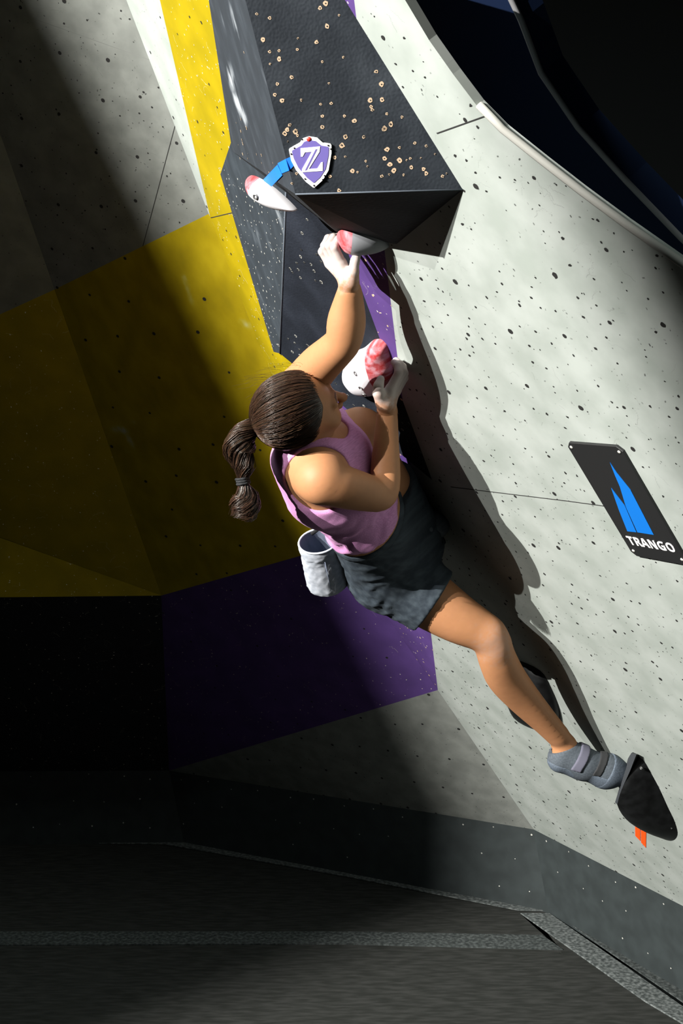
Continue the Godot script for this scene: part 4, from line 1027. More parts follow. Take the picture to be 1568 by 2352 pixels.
const BODY_BONES := [
	[Vector3(-0.0625, 1.8274, -3.02), 0.075, Vector3(-0.0146, 1.7586, -3.105), 0.08, 0.05],
	[Vector3(-0.0146, 1.7586, -3.105), 0.08, Vector3(0.0452, 1.6736, -3.205), 0.071, 0.04],
	[Vector3(0.0452, 1.6736, -3.205), 0.071, Vector3(0.1142, 1.5392, -3.39), 0.092, 0.05],
	[Vector3(-0.0484, 1.9035, -3.16), 0.07, Vector3(0.0108, 1.8277, -3.22), 0.078, 0.05],
	[Vector3(0.0108, 1.8277, -3.22), 0.078, Vector3(0.0697, 1.7148, -3.3), 0.068, 0.04],
	[Vector3(0.0697, 1.7148, -3.3), 0.068, Vector3(0.1565, 1.5916, -3.5), 0.09, 0.05],
	[Vector3(-0.0432, 1.8559, -3.08), 0.082, Vector3(0.0576, 1.6935, -3.24), 0.072, 0.04],
	[Vector3(0.0576, 1.6935, -3.24), 0.072, Vector3(0.1343, 1.5609, -3.44), 0.096, 0.05],
	[Vector3(0.0062, 1.8546, -3.1), 0.054, Vector3(0.0169, 1.8714, -3.17), 0.05, 0.04],
	[Vector3(-0.1106, 1.8462, -3.04), 0.046, Vector3(-0.0723, 1.7522, -3.085), 0.052, 0.05],
	[Vector3(-0.075, 1.8868, -3.04), 0.042, Vector3(-0.0476, 1.8135, -2.965), 0.05, 0.04],
	[Vector3(-0.0805, 1.898, -3.06), 0.04, Vector3(-0.0941, 1.9992, -3.08), 0.047, 0.04],
	[Vector3(-0.0434, 1.8009, -2.95), 0.055, Vector3(-0.0369, 1.7986, -2.9522), 0.0543, 0.03],
	[Vector3(-0.0369, 1.7986, -2.9522), 0.0543, Vector3(-0.0277, 1.7952, -2.9553), 0.0533, 0.0006],
	[Vector3(-0.0277, 1.7952, -2.9553), 0.0533, Vector3(-0.0169, 1.7914, -2.9595), 0.0522, 0.0006],
	[Vector3(-0.0169, 1.7914, -2.9595), 0.0522, Vector3(-0.006, 1.7877, -2.965), 0.051, 0.0006],
	[Vector3(-0.006, 1.7877, -2.965), 0.051, Vector3(0.0053, 1.784, -2.9722), 0.0499, 0.0006],
	[Vector3(0.0053, 1.784, -2.9722), 0.0499, Vector3(0.0175, 1.7801, -2.9809), 0.0487, 0.0006],
	[Vector3(0.0175, 1.7801, -2.9809), 0.0487, Vector3(0.0299, 1.7762, -2.9904), 0.0474, 0.0006],
	[Vector3(0.0299, 1.7762, -2.9904), 0.0474, Vector3(0.0422, 1.7725, -3), 0.046, 0.0006],
	[Vector3(0.0422, 1.7725, -3), 0.046, Vector3(0.0549, 1.7682, -3.0104), 0.0442, 0.0006],
	[Vector3(0.0549, 1.7682, -3.0104), 0.0442, Vector3(0.0681, 1.7634, -3.0216), 0.0421, 0.0006],
	[Vector3(0.0681, 1.7634, -3.0216), 0.0421, Vector3(0.0802, 1.76, -3.032), 0.0401, 0.0006],
	[Vector3(0.0802, 1.76, -3.032), 0.0401, Vector3(0.0896, 1.7596, -3.04), 0.0385, 0.0006],
	[Vector3(0.0896, 1.7596, -3.04), 0.0385, Vector3(0.0954, 1.7632, -3.0447), 0.0375, 0.0006],
	[Vector3(0.0954, 1.7632, -3.0447), 0.0375, Vector3(0.0987, 1.7696, -3.0472), 0.0368, 0.0006],
	[Vector3(0.0987, 1.7696, -3.0472), 0.0368, Vector3(0.1005, 1.7777, -3.0486), 0.0364, 0.0006],
	[Vector3(0.1005, 1.7777, -3.0486), 0.0364, Vector3(0.102, 1.7863, -3.05), 0.036, 0.0006],
	[Vector3(0.102, 1.7863, -3.05), 0.036, Vector3(0.1031, 1.7949, -3.0517), 0.0357, 0.0006],
	[Vector3(0.1031, 1.7949, -3.0517), 0.0357, Vector3(0.1032, 1.8041, -3.0531), 0.0357, 0.0006],
	[Vector3(0.1032, 1.8041, -3.0531), 0.0357, Vector3(0.103, 1.8146, -3.0542), 0.0355, 0.0006],
	[Vector3(0.103, 1.8146, -3.0542), 0.0355, Vector3(0.1031, 1.8268, -3.055), 0.035, 0.0006],
	[Vector3(0.1031, 1.8268, -3.055), 0.035, Vector3(0.1035, 1.8417, -3.0555), 0.0339, 0.0006],
	[Vector3(0.1035, 1.8417, -3.0555), 0.0339, Vector3(0.1039, 1.8587, -3.0556), 0.0325, 0.0006],
	[Vector3(0.1039, 1.8587, -3.0556), 0.0325, Vector3(0.1044, 1.8763, -3.0555), 0.0309, 0.0006],
	[Vector3(0.1044, 1.8763, -3.0555), 0.0309, Vector3(0.1049, 1.8931, -3.055), 0.0295, 0.0006],
	[Vector3(0.1049, 1.8931, -3.055), 0.0295, Vector3(0.1053, 1.9102, -3.054), 0.0281, 0.0006],
	[Vector3(0.1053, 1.9102, -3.054), 0.0281, Vector3(0.1058, 1.9278, -3.0525), 0.0267, 0.0006],
	[Vector3(0.1058, 1.9278, -3.0525), 0.0267, Vector3(0.1062, 1.9434, -3.051), 0.0254, 0.0006],
	[Vector3(0.1062, 1.9434, -3.051), 0.0254, Vector3(0.1065, 1.9542, -3.05), 0.0245, 0.0006],
	[Vector3(-0.0961, 2.0094, -3.08), 0.052, Vector3(-0.0883, 2.0185, -3.0625), 0.0512, 0.03],
	[Vector3(-0.0883, 2.0185, -3.0625), 0.0512, Vector3(-0.077, 2.0316, -3.0372), 0.0501, 0.0006],
	[Vector3(-0.077, 2.0316, -3.0372), 0.0501, Vector3(-0.0646, 2.0457, -3.0096), 0.0488, 0.0006],
	[Vector3(-0.0646, 2.0457, -3.0096), 0.0488, Vector3(-0.0534, 2.0579, -2.985), 0.0475, 0.0006],
	[Vector3(-0.0534, 2.0579, -2.985), 0.0475, Vector3(-0.0436, 2.0673, -2.964), 0.0461, 0.0006],
	[Vector3(-0.0436, 2.0673, -2.964), 0.0461, Vector3(-0.0341, 2.0756, -2.9441), 0.0446, 0.0006],
	[Vector3(-0.0341, 2.0756, -2.9441), 0.0446, Vector3(-0.0252, 2.0831, -2.9258), 0.0432, 0.0006],
	[Vector3(-0.0252, 2.0831, -2.9258), 0.0432, Vector3(-0.0173, 2.0902, -2.91), 0.042, 0.0006],
	[Vector3(-0.0173, 2.0902, -2.91), 0.042, Vector3(-0.0104, 2.0965, -2.8971), 0.041, 0.0006],
	[Vector3(-0.0104, 2.0965, -2.8971), 0.041, Vector3(-0.0044, 2.1019, -2.8866), 0.0402, 0.0006],
	[Vector3(-0.0044, 2.1019, -2.8866), 0.0402, Vector3(0.0007, 2.1074, -2.8778), 0.0397, 0.0006],
	[Vector3(0.0007, 2.1074, -2.8778), 0.0397, Vector3(0.0047, 2.1141, -2.87), 0.0395, 0.0006],
	[Vector3(0.0047, 2.1141, -2.87), 0.0395, Vector3(0.0073, 2.1224, -2.8637), 0.0401, 0.0006],
	[Vector3(0.0073, 2.1224, -2.8637), 0.0401, Vector3(0.0086, 2.1317, -2.8591), 0.0414, 0.0006],
	[Vector3(0.0086, 2.1317, -2.8591), 0.0414, Vector3(0.0094, 2.1414, -2.8549), 0.0424, 0.0006],
	[Vector3(0.0094, 2.1414, -2.8549), 0.0424, Vector3(0.0103, 2.151, -2.85), 0.0425, 0.0006],
	[Vector3(0.0103, 2.151, -2.85), 0.0425, Vector3(0.0116, 2.1606, -2.8441), 0.0412, 0.0006],
	[Vector3(0.0116, 2.1606, -2.8441), 0.0412, Vector3(0.0128, 2.1703, -2.8378), 0.039, 0.0006],
	[Vector3(0.0128, 2.1703, -2.8378), 0.039, Vector3(0.0139, 2.1799, -2.8314), 0.0364, 0.0006],
	[Vector3(0.0139, 2.1799, -2.8314), 0.0364, Vector3(0.0149, 2.1889, -2.825), 0.034, 0.0006],
	[Vector3(0.0149, 2.1889, -2.825), 0.034, Vector3(0.0157, 2.1977, -2.8182), 0.0317, 0.0006],
	[Vector3(0.0157, 2.1977, -2.8182), 0.0317, Vector3(0.0165, 2.2066, -2.8109), 0.0292, 0.0006],
	[Vector3(0.0165, 2.2066, -2.8109), 0.0292, Vector3(0.0171, 2.2142, -2.8045), 0.027, 0.0006],
	[Vector3(0.0171, 2.2142, -2.8045), 0.027, Vector3(0.0175, 2.2195, -2.8), 0.0255, 0.0006],
	[Vector3(-0.0939, 1.9159, -3), 0.05, Vector3(-0.0773, 1.8832, -3.05), 0.056, 0.03],
	[Vector3(0.1279, 1.5207, -3.42), 0.095, Vector3(0.1451, 1.5083, -3.4172), 0.0921, 0.04],
	[Vector3(0.1451, 1.5083, -3.4172), 0.0921, Vector3(0.1697, 1.4904, -3.4131), 0.0878, 0.0006],
	[Vector3(0.1697, 1.4904, -3.4131), 0.0878, Vector3(0.1969, 1.4708, -3.4087), 0.0832, 0.0006],
	[Vector3(0.1969, 1.4708, -3.4087), 0.0832, Vector3(0.2219, 1.4533, -3.405), 0.079, 0.0006],
	[Vector3(0.2219, 1.4533, -3.405), 0.079, Vector3(0.244, 1.4384, -3.4019), 0.0754, 0.0006],
	[Vector3(0.244, 1.4384, -3.4019), 0.0754, Vector3(0.2656, 1.4242, -3.3991), 0.072, 0.0006],
	[Vector3(0.2656, 1.4242, -3.3991), 0.072, Vector3(0.2863, 1.4111, -3.3967), 0.0687, 0.0006],
	[Vector3(0.2863, 1.4111, -3.3967), 0.0687, Vector3(0.3055, 1.3992, -3.395), 0.0655, 0.0006],
	[Vector3(0.3055, 1.3992, -3.395), 0.0655, Vector3(0.3236, 1.389, -3.3941), 0.0623, 0.0006],
	[Vector3(0.3236, 1.389, -3.3941), 0.0623, Vector3(0.3408, 1.3803, -3.3937), 0.0592, 0.0006],
	[Vector3(0.3408, 1.3803, -3.3937), 0.0592, Vector3(0.3561, 1.3722, -3.3941), 0.0563, 0.0006],
	[Vector3(0.3561, 1.3722, -3.3941), 0.0563, Vector3(0.3691, 1.3642, -3.395), 0.054, 0.0006],
	[Vector3(0.3691, 1.3642, -3.395), 0.054, Vector3(0.3788, 1.3566, -3.3964), 0.0523, 0.0006],
	[Vector3(0.3788, 1.3566, -3.3964), 0.0523, Vector3(0.3858, 1.3496, -3.3984), 0.051, 0.0006],
	[Vector3(0.3858, 1.3496, -3.3984), 0.051, Vector3(0.3915, 1.3421, -3.4012), 0.0501, 0.0006],
	[Vector3(0.3915, 1.3421, -3.4012), 0.0501, Vector3(0.397, 1.3329, -3.405), 0.0495, 0.0006],
	[Vector3(0.397, 1.3329, -3.405), 0.0495, Vector3(0.4024, 1.3213, -3.4097), 0.0494, 0.0006],
	[Vector3(0.4024, 1.3213, -3.4097), 0.0494, Vector3(0.407, 1.3082, -3.4153), 0.0497, 0.0006],
	[Vector3(0.407, 1.3082, -3.4153), 0.0497, Vector3(0.4116, 1.2943, -3.422), 0.0501, 0.0006],
	[Vector3(0.4116, 1.2943, -3.422), 0.0501, Vector3(0.4168, 1.2802, -3.43), 0.0505, 0.0006],
	[Vector3(0.4168, 1.2802, -3.43), 0.0505, Vector3(0.4225, 1.2664, -3.4396), 0.0509, 0.0006],
	[Vector3(0.4225, 1.2664, -3.4396), 0.0509, Vector3(0.4283, 1.2524, -3.4506), 0.0514, 0.0006],
	[Vector3(0.4283, 1.2524, -3.4506), 0.0514, Vector3(0.4352, 1.2377, -3.4626), 0.0517, 0.0006],
	[Vector3(0.4352, 1.2377, -3.4626), 0.0517, Vector3(0.4442, 1.222, -3.475), 0.0515, 0.0006],
	[Vector3(0.4442, 1.222, -3.475), 0.0515, Vector3(0.4559, 1.2049, -3.4882), 0.0506, 0.0006],
	[Vector3(0.4559, 1.2049, -3.4882), 0.0506, Vector3(0.4695, 1.1868, -3.5022), 0.0492, 0.0006],
	[Vector3(0.4695, 1.1868, -3.5022), 0.0492, Vector3(0.4845, 1.168, -3.5164), 0.0474, 0.0006],
	[Vector3(0.4845, 1.168, -3.5164), 0.0474, Vector3(0.5001, 1.1488, -3.53), 0.0455, 0.0006],
	[Vector3(0.5001, 1.1488, -3.53), 0.0455, Vector3(0.5166, 1.1291, -3.5431), 0.0433, 0.0006],
	[Vector3(0.5166, 1.1291, -3.5431), 0.0433, Vector3(0.5342, 1.1088, -3.5559), 0.0408, 0.0006],
	[Vector3(0.5342, 1.1088, -3.5559), 0.0408, Vector3(0.552, 1.0884, -3.5683), 0.0382, 0.0006],
	[Vector3(0.552, 1.0884, -3.5683), 0.0382, Vector3(0.5693, 1.0687, -3.58), 0.036, 0.0006],
	[Vector3(0.5693, 1.0687, -3.58), 0.036, Vector3(0.5871, 1.0484, -3.5915), 0.034, 0.0006],
	[Vector3(0.5871, 1.0484, -3.5915), 0.034, Vector3(0.6054, 1.0277, -3.6028), 0.0321, 0.0006],
	[Vector3(0.6054, 1.0277, -3.6028), 0.0321, Vector3(0.6218, 1.0089, -3.6127), 0.0306, 0.0006],
	[Vector3(0.6218, 1.0089, -3.6127), 0.0306, Vector3(0.6337, 0.9943, -3.62), 0.0295, 0.0006],
	[Vector3(0.6337, 0.9943, -3.62), 0.0295, Vector3(0.6394, 0.9852, -3.6238), 0.0291, 0.0006],
	[Vector3(0.6394, 0.9852, -3.6238), 0.0291, Vector3(0.6408, 0.9801, -3.625), 0.0293, 0.0006],
	[Vector3(0.6408, 0.9801, -3.625), 0.0293, Vector3(0.6401, 0.9772, -3.6249), 0.0297, 0.0006],
	[Vector3(0.6401, 0.9772, -3.6249), 0.0297, Vector3(0.6398, 0.9751, -3.625), 0.03, 0.0006],
	[Vector3(0.3948, 1.3607, -3.378), 0.028, Vector3(0.4073, 1.3359, -3.385), 0.027, 0.035],
	[Vector3(0.4084, 1.3046, -3.4), 0.026, Vector3(0.6145, 1.0257, -3.59), 0.018, 0.03],
	[Vector3(0.6363, 0.9854, -3.62), 0.03, Vector3(0.6294, 0.9562, -3.62), 0.031, 0.02],
	[Vector3(0.6269, 0.96, -3.62), 0.03, Vector3(0.7495, 0.9143, -3.64), 0.026, 0.02],
	[Vector3(0.1682, 1.5916, -3.5), 0.087, Vector3(0.1577, 1.6184, -3.4748), 0.0854, 0.04],
	[Vector3(0.1577, 1.6184, -3.4748), 0.0854, Vector3(0.1425, 1.657, -3.4387), 0.0832, 0.0006],
	[Vector3(0.1425, 1.657, -3.4387), 0.0832, Vector3(0.1257, 1.6993, -3.3983), 0.0806, 0.0006],
	[Vector3(0.1257, 1.6993, -3.3983), 0.0806, Vector3(0.1102, 1.7369, -3.36), 0.078, 0.0006],
	[Vector3(0.1102, 1.7369, -3.36), 0.078, Vector3(0.0959, 1.7697, -3.3227), 0.0752, 0.0006],
	[Vector3(0.0959, 1.7697, -3.3227), 0.0752, Vector3(0.0815, 1.8013, -3.2837), 0.0721, 0.0006],
	[Vector3(0.0815, 1.8013, -3.2837), 0.0721, Vector3(0.0684, 1.8296, -3.248), 0.0692, 0.0006],
	[Vector3(0.0684, 1.8296, -3.248), 0.0692, Vector3(0.058, 1.8524, -3.22), 0.067, 0.0006],
	[Vector3(0.058, 1.8524, -3.22), 0.067, Vector3(0.0512, 1.8686, -3.202), 0.0656, 0.0006],
	[Vector3(0.0512, 1.8686, -3.202), 0.0656, Vector3(0.0469, 1.8794, -3.1912), 0.0648, 0.0006],
	[Vector3(0.0469, 1.8794, -3.1912), 0.0648, Vector3(0.0443, 1.8867, -3.1848), 0.0644, 0.0006],
	[Vector3(0.0443, 1.8867, -3.1848), 0.0644, Vector3(0.0424, 1.892, -3.18), 0.064, 0.0006],
	[Vector3(0.0446, 1.8896, -3.185), 0.063, Vector3(0.0495, 1.8814, -3.1934), 0.0615, 0.03],
	[Vector3(0.0495, 1.8814, -3.1934), 0.0615, Vector3(0.0566, 1.8696, -3.2053), 0.0592, 0.0006],
	[Vector3(0.0566, 1.8696, -3.2053), 0.0592, Vector3(0.0649, 1.8557, -3.2196), 0.0569, 0.0006],
	[Vector3(0.0649, 1.8557, -3.2196), 0.0569, Vector3(0.0734, 1.8407, -3.235), 0.055, 0.0006],
	[Vector3(0.0734, 1.8407, -3.235), 0.055, Vector3(0.0821, 1.8245, -3.2521), 0.0539, 0.0006],
	[Vector3(0.0821, 1.8245, -3.2521), 0.0539, Vector3(0.0914, 1.8066, -3.2712), 0.0532, 0.0006],
	[Vector3(0.0914, 1.8066, -3.2712), 0.0532, Vector3(0.1013, 1.7879, -3.291), 0.0524, 0.0006],
	[Vector3(0.1013, 1.7879, -3.291), 0.0524, Vector3(0.1118, 1.7694, -3.31), 0.051, 0.0006],
	[Vector3(0.1118, 1.7694, -3.31), 0.051, Vector3(0.1234, 1.7507, -3.3283), 0.0487, 0.0006],
	[Vector3(0.1234, 1.7507, -3.3283), 0.0487, Vector3(0.1358, 1.7316, -3.3466), 0.0458, 0.0006],
	[Vector3(0.1358, 1.7316, -3.3466), 0.0458, Vector3(0.1483, 1.7128, -3.364), 0.0428, 0.0006],
	[Vector3(0.1483, 1.7128, -3.364), 0.0428, Vector3(0.1597, 1.6952, -3.38), 0.04, 0.0006],
	[Vector3(0.1597, 1.6952, -3.38), 0.04, Vector3(0.1707, 1.6779, -3.3951), 0.0374, 0.0006],
	[Vector3(0.1707, 1.6779, -3.3951), 0.0374, Vector3(0.1813, 1.6608, -3.4094), 0.0348, 0.0006],
	[Vector3(0.1813, 1.6608, -3.4094), 0.0348, Vector3(0.1905, 1.646, -3.4215), 0.0326, 0.0006],
	[Vector3(0.1905, 1.646, -3.4215), 0.0326, Vector3(0.1969, 1.6356, -3.43), 0.031, 0.0006],
	[Vector3(0.1969, 1.6356, -3.43), 0.031, Vector3(0.2349, 1.6178, -3.48), 0.028, 0.02],
]
const UPPER_HAND := [
	[Vector3(0.0175, 2.217, -2.803), 0.0245, Vector3(0.0137, 2.2394, -2.785), 0.021, 0.012],
	[Vector3(0.0138, 2.2369, -2.787), 0.015, Vector3(0, 2.273, -2.776), 0.0118, 0.008],
	[Vector3(0, 2.273, -2.776), 0.0108, Vector3(-0.0145, 2.3038, -2.76), 0.009, 0.003],
	[Vector3(-0.0145, 2.3038, -2.76), 0.009, Vector3(-0.0073, 2.3213, -2.775), 0.0078, 0.003],
	[Vector3(-0.0073, 2.3213, -2.775), 0.0078, Vector3(0.0037, 2.3272, -2.798), 0.0068, 0.003],
	[Vector3(0.0138, 2.2369, -2.787), 0.015, Vector3(-0.0092, 2.2789, -2.793), 0.0118, 0.008],
	[Vector3(-0.0092, 2.2789, -2.793), 0.0108, Vector3(-0.0255, 2.3102, -2.78), 0.0094, 0.003],
	[Vector3(-0.0255, 2.3102, -2.78), 0.0094, Vector3(-0.0174, 2.3269, -2.795), 0.0082, 0.003],
	[Vector3(-0.0174, 2.3269, -2.795), 0.0082, Vector3(-0.0055, 2.3325, -2.815), 0.0072, 0.003],
	[Vector3(0.0138, 2.2369, -2.787), 0.015, Vector3(-0.0185, 2.2805, -2.813), 0.0118, 0.008],
	[Vector3(-0.0185, 2.2805, -2.813), 0.0108, Vector3(-0.0358, 2.3104, -2.802), 0.009, 0.003],
	[Vector3(-0.0358, 2.3104, -2.802), 0.009, Vector3(-0.0286, 2.328, -2.815), 0.0078, 0.003],
	[Vector3(-0.0286, 2.328, -2.815), 0.0078, Vector3(-0.0167, 2.3345, -2.835), 0.0068, 0.003],
	[Vector3(0.0138, 2.2369, -2.787), 0.015, Vector3(-0.0251, 2.2767, -2.833), 0.0118, 0.008],
	[Vector3(-0.0251, 2.2767, -2.833), 0.0108, Vector3(-0.0417, 2.3006, -2.824), 0.0082, 0.003],
	[Vector3(-0.0417, 2.3006, -2.824), 0.0082, Vector3(-0.0353, 2.3161, -2.833), 0.007, 0.003],
	[Vector3(-0.0353, 2.3161, -2.833), 0.007, Vector3(-0.0243, 2.3239, -2.848), 0.006, 0.003],
	[Vector3(0.0201, 2.2335, -2.778), 0.016, Vector3(0.0245, 2.2543, -2.766), 0.0128, 0.01],
	[Vector3(0.0245, 2.2543, -2.766), 0.0118, Vector3(0.0281, 2.2755, -2.762), 0.0098, 0.003],
	[Vector3(0.0281, 2.2755, -2.762), 0.0098, Vector3(0.0327, 2.2922, -2.77), 0.0085, 0.003],
]
const LOWER_HAND := [
	[Vector3(0.1065, 1.9542, -3.05), 0.0245, Vector3(0.1037, 1.9749, -3.03), 0.022, 0.015],
	[Vector3(0.1045, 1.9721, -3.025), 0.0155, Vector3(0.1117, 2.0074, -3.005), 0.012, 0.009],
	[Vector3(0.1117, 2.0074, -3.005), 0.011, Vector3(0.13, 2.0441, -2.995), 0.0095, 0.003],
	[Vector3(0.13, 2.0441, -2.995), 0.0095, Vector3(0.1274, 2.0599, -3.005), 0.0085, 0.003],
	[Vector3(0.1274, 2.0599, -3.005), 0.0085, Vector3(0.1202, 2.0679, -3.025), 0.0075, 0.003],
	[Vector3(0.1045, 1.9721, -3.025), 0.0155, Vector3(0.1183, 2.0082, -3.02), 0.012, 0.009],
	[Vector3(0.1183, 2.0082, -3.02), 0.011, Vector3(0.1387, 2.046, -3.01), 0.01, 0.003],
	[Vector3(0.1387, 2.046, -3.01), 0.01, Vector3(0.135, 2.0619, -3.02), 0.009, 0.003],
	[Vector3(0.135, 2.0619, -3.02), 0.009, Vector3(0.1258, 2.072, -3.04), 0.008, 0.003],
	[Vector3(0.1045, 1.9721, -3.025), 0.0155, Vector3(0.1241, 2.0069, -3.04), 0.012, 0.009],
	[Vector3(0.1241, 2.0069, -3.04), 0.011, Vector3(0.1446, 2.042, -3.03), 0.0095, 0.003],
	[Vector3(0.1446, 2.042, -3.03), 0.0095, Vector3(0.142, 2.058, -3.04), 0.0085, 0.003],
	[Vector3(0.142, 2.058, -3.04), 0.0085, Vector3(0.1315, 2.0681, -3.055), 0.0075, 0.003],
	[Vector3(0.1045, 1.9721, -3.025), 0.0155, Vector3(0.1278, 2.0026, -3.055), 0.012, 0.009],
	[Vector3(0.1278, 2.0026, -3.055), 0.011, Vector3(0.1466, 2.0319, -3.048), 0.0085, 0.003],
	[Vector3(0.1466, 2.0319, -3.048), 0.0085, Vector3(0.1449, 2.048, -3.058), 0.0075, 0.003],
	[Vector3(0.1449, 2.048, -3.058), 0.0075, Vector3(0.1353, 2.0581, -3.07), 0.0065, 0.003],
	[Vector3(0.0942, 1.9783, -3.015), 0.017, Vector3(0.0845, 1.9986, -2.995), 0.0135, 0.012],
	[Vector3(0.0845, 1.9986, -2.995), 0.0125, Vector3(0.0841, 2.0146, -2.982), 0.0108, 0.006],
	[Vector3(0.0841, 2.0146, -2.982), 0.0108, Vector3(0.0891, 2.0293, -2.985), 0.009, 0.006],
]
const SHIRT_BONES := [
	[Vector3(-0.0625, 1.8274, -3.02), 0.075, Vector3(-0.0146, 1.7586, -3.105), 0.08, 0.05],
	[Vector3(-0.0146, 1.7586, -3.105), 0.08, Vector3(0.0452, 1.6736, -3.205), 0.071, 0.04],
	[Vector3(0.0452, 1.6736, -3.205), 0.071, Vector3(0.1142, 1.5392, -3.39), 0.092, 0.05],
	[Vector3(-0.0484, 1.9035, -3.16), 0.07, Vector3(0.0108, 1.8277, -3.22), 0.078, 0.05],
	[Vector3(0.0108, 1.8277, -3.22), 0.078, Vector3(0.0697, 1.7148, -3.3), 0.068, 0.04],
	[Vector3(0.0697, 1.7148, -3.3), 0.068, Vector3(0.1565, 1.5916, -3.5), 0.09, 0.05],
	[Vector3(-0.0432, 1.8559, -3.08), 0.082, Vector3(0.0576, 1.6935, -3.24), 0.072, 0.04],
	[Vector3(0.0576, 1.6935, -3.24), 0.072, Vector3(0.1343, 1.5609, -3.44), 0.096, 0.05],
	[Vector3(0.0062, 1.8546, -3.1), 0.054, Vector3(0.0169, 1.8714, -3.17), 0.05, 0.04],
	[Vector3(-0.1106, 1.8462, -3.04), 0.046, Vector3(-0.0723, 1.7522, -3.085), 0.052, 0.05],
	[Vector3(-0.075, 1.8868, -3.04), 0.042, Vector3(-0.0476, 1.8135, -2.965), 0.05, 0.04],
	[Vector3(-0.0805, 1.898, -3.06), 0.04, Vector3(-0.0941, 1.9992, -3.08), 0.047, 0.04],
]
const SHORT_BONES := [
	[Vector3(0.0452, 1.6736, -3.205), 0.071, Vector3(0.1142, 1.5392, -3.39), 0.092, 0.05],
	[Vector3(0.0697, 1.7148, -3.3), 0.068, Vector3(0.1565, 1.5916, -3.5), 0.09, 0.05],
	[Vector3(0.0576, 1.6935, -3.24), 0.072, Vector3(0.1343, 1.5609, -3.44), 0.096, 0.05],
	[Vector3(0.1279, 1.5207, -3.42), 0.098, Vector3(0.1454, 1.5085, -3.4171), 0.0948, 0.05],
	[Vector3(0.1454, 1.5085, -3.4171), 0.0948, Vector3(0.1707, 1.4907, -3.4128), 0.0901, 0.01],
	[Vector3(0.1707, 1.4907, -3.4128), 0.0901, Vector3(0.1981, 1.4717, -3.4084), 0.0853, 0.01],
	[Vector3(0.1981, 1.4717, -3.4084), 0.0853, Vector3(0.2219, 1.4556, -3.405), 0.082, 0.01],
	[Vector3(0.2219, 1.4556, -3.405), 0.082, Vector3(0.242, 1.4427, -3.4029), 0.0807, 0.01],
	[Vector3(0.242, 1.4427, -3.4029), 0.0807, Vector3(0.2611, 1.431, -3.4016), 0.0805, 0.01],
	[Vector3(0.2611, 1.431, -3.4016), 0.0805, Vector3(0.2772, 1.4214, -3.4007), 0.0808, 0.01],
	[Vector3(0.2772, 1.4214, -3.4007), 0.0808, Vector3(0.2885, 1.4146, -3.4), 0.081, 0.01],
	[Vector3(0.1682, 1.5916, -3.5), 0.092, Vector3(0.0745, 1.8214, -3.28), 0.08, 0.05],
]
const HEAD := Transform3D(Vector3(0.49854, -0.64595, 0.57811), Vector3(-0.09308, 0.62315, 0.77654), Vector3(-0.86185, -0.44095, 0.25054), Vector3(-0.0988, 1.9479, -2.97))      # x to her right, y up, z to the back of the head
const SKIN := Color(0.38, 0.178, 0.085)
const CHALK := Color(0.44, 0.38, 0.365)

var patch := FastNoiseLite.new()

func skin_at(p: Vector3) -> Color:
	var n := patch.get_noise_3dv(p * 60.0) * 0.5 + patch.get_noise_3dv(p * 220.0) * 0.3
	var c := SKIN * (1.0 + 0.12 * n)
	# chalk dust: thick on both hands, a rubbed trace on shin and knee
	var w := 0.0
	for q in [[Vector3(0.0175, 2.2221, -2.798), Vector3(-0.0082, 2.3127, -2.778)], [Vector3(0.1059, 1.9617, -3.035), Vector3(0.1207, 2.0401, -3.01)]]:
		var a: Vector3 = q[0]; var b: Vector3 = q[1]
		if p.distance_to(b) < 0.105 and (p - a).dot(b - a) > -0.004:
			var t := (p - a).dot(b - a) / (b - a).length_squared()
			w = maxf(w, smoothstep(-0.1, 0.6, t + n * 0.5))
	var kd := p.distance_to(Vector3(0.4055, 1.3365, -3.36))
	w = maxf(w, 0.22 * smoothstep(0.08, 0.01, kd + n * 0.09))
	return c.lerp(CHALK, clampf(w * 0.95, 0.0, 1.0))

func lift_color(c: Color, by: float) -> Color:
	return Color(c.r * by, c.g * by, c.b * by)

func build_climber() -> void:
	patch.seed = 5
	patch.frequency = 1.0
	M.skin = plain_mat(Color(1, 1, 1), 0.58, 0.0, 0.4)
	M.skin.vertex_color_use_as_albedo = true
	var person := thing("person", "climber with a brown ponytail in lilac crop top and dark shorts, stretched across the wall", "person", Transform3D())
	# ---- body, hands and head: one skin
	var skin := {"v": PackedVector3Array(), "c": PackedColorArray(), "i": PackedInt32Array()}
	var bb := box_of(BODY_BONES, 0.13)
	var f := Field.new(bb[0], bb[1], 0.0065)
	for b: Array in BODY_BONES: f.bone(b[0], b[1], b[2], b[3], b[4])
	f.add_to(skin, skin_at)
	relax(skin, 3)
	for hand: Array in [UPPER_HAND, LOWER_HAND]:
		bb = box_of(hand, 0.04)
		f = Field.new(bb[0], bb[1], 0.0022)
		for b: Array in hand: f.bone(b[0], b[1], b[2], b[3], b[4])
		f.add_to(skin, skin_at)
	head_field().add_to(skin, head_paint)
	obj("body", net_mesh(skin), M.skin, person)
	clothes(person)
	hair(person)
	shoes(person)
	chalk_bag()

func hd(x: float, y: float, z: float) -> Vector3:   # head space: right, up, forward
	return HEAD * Vector3(x, y, -z)

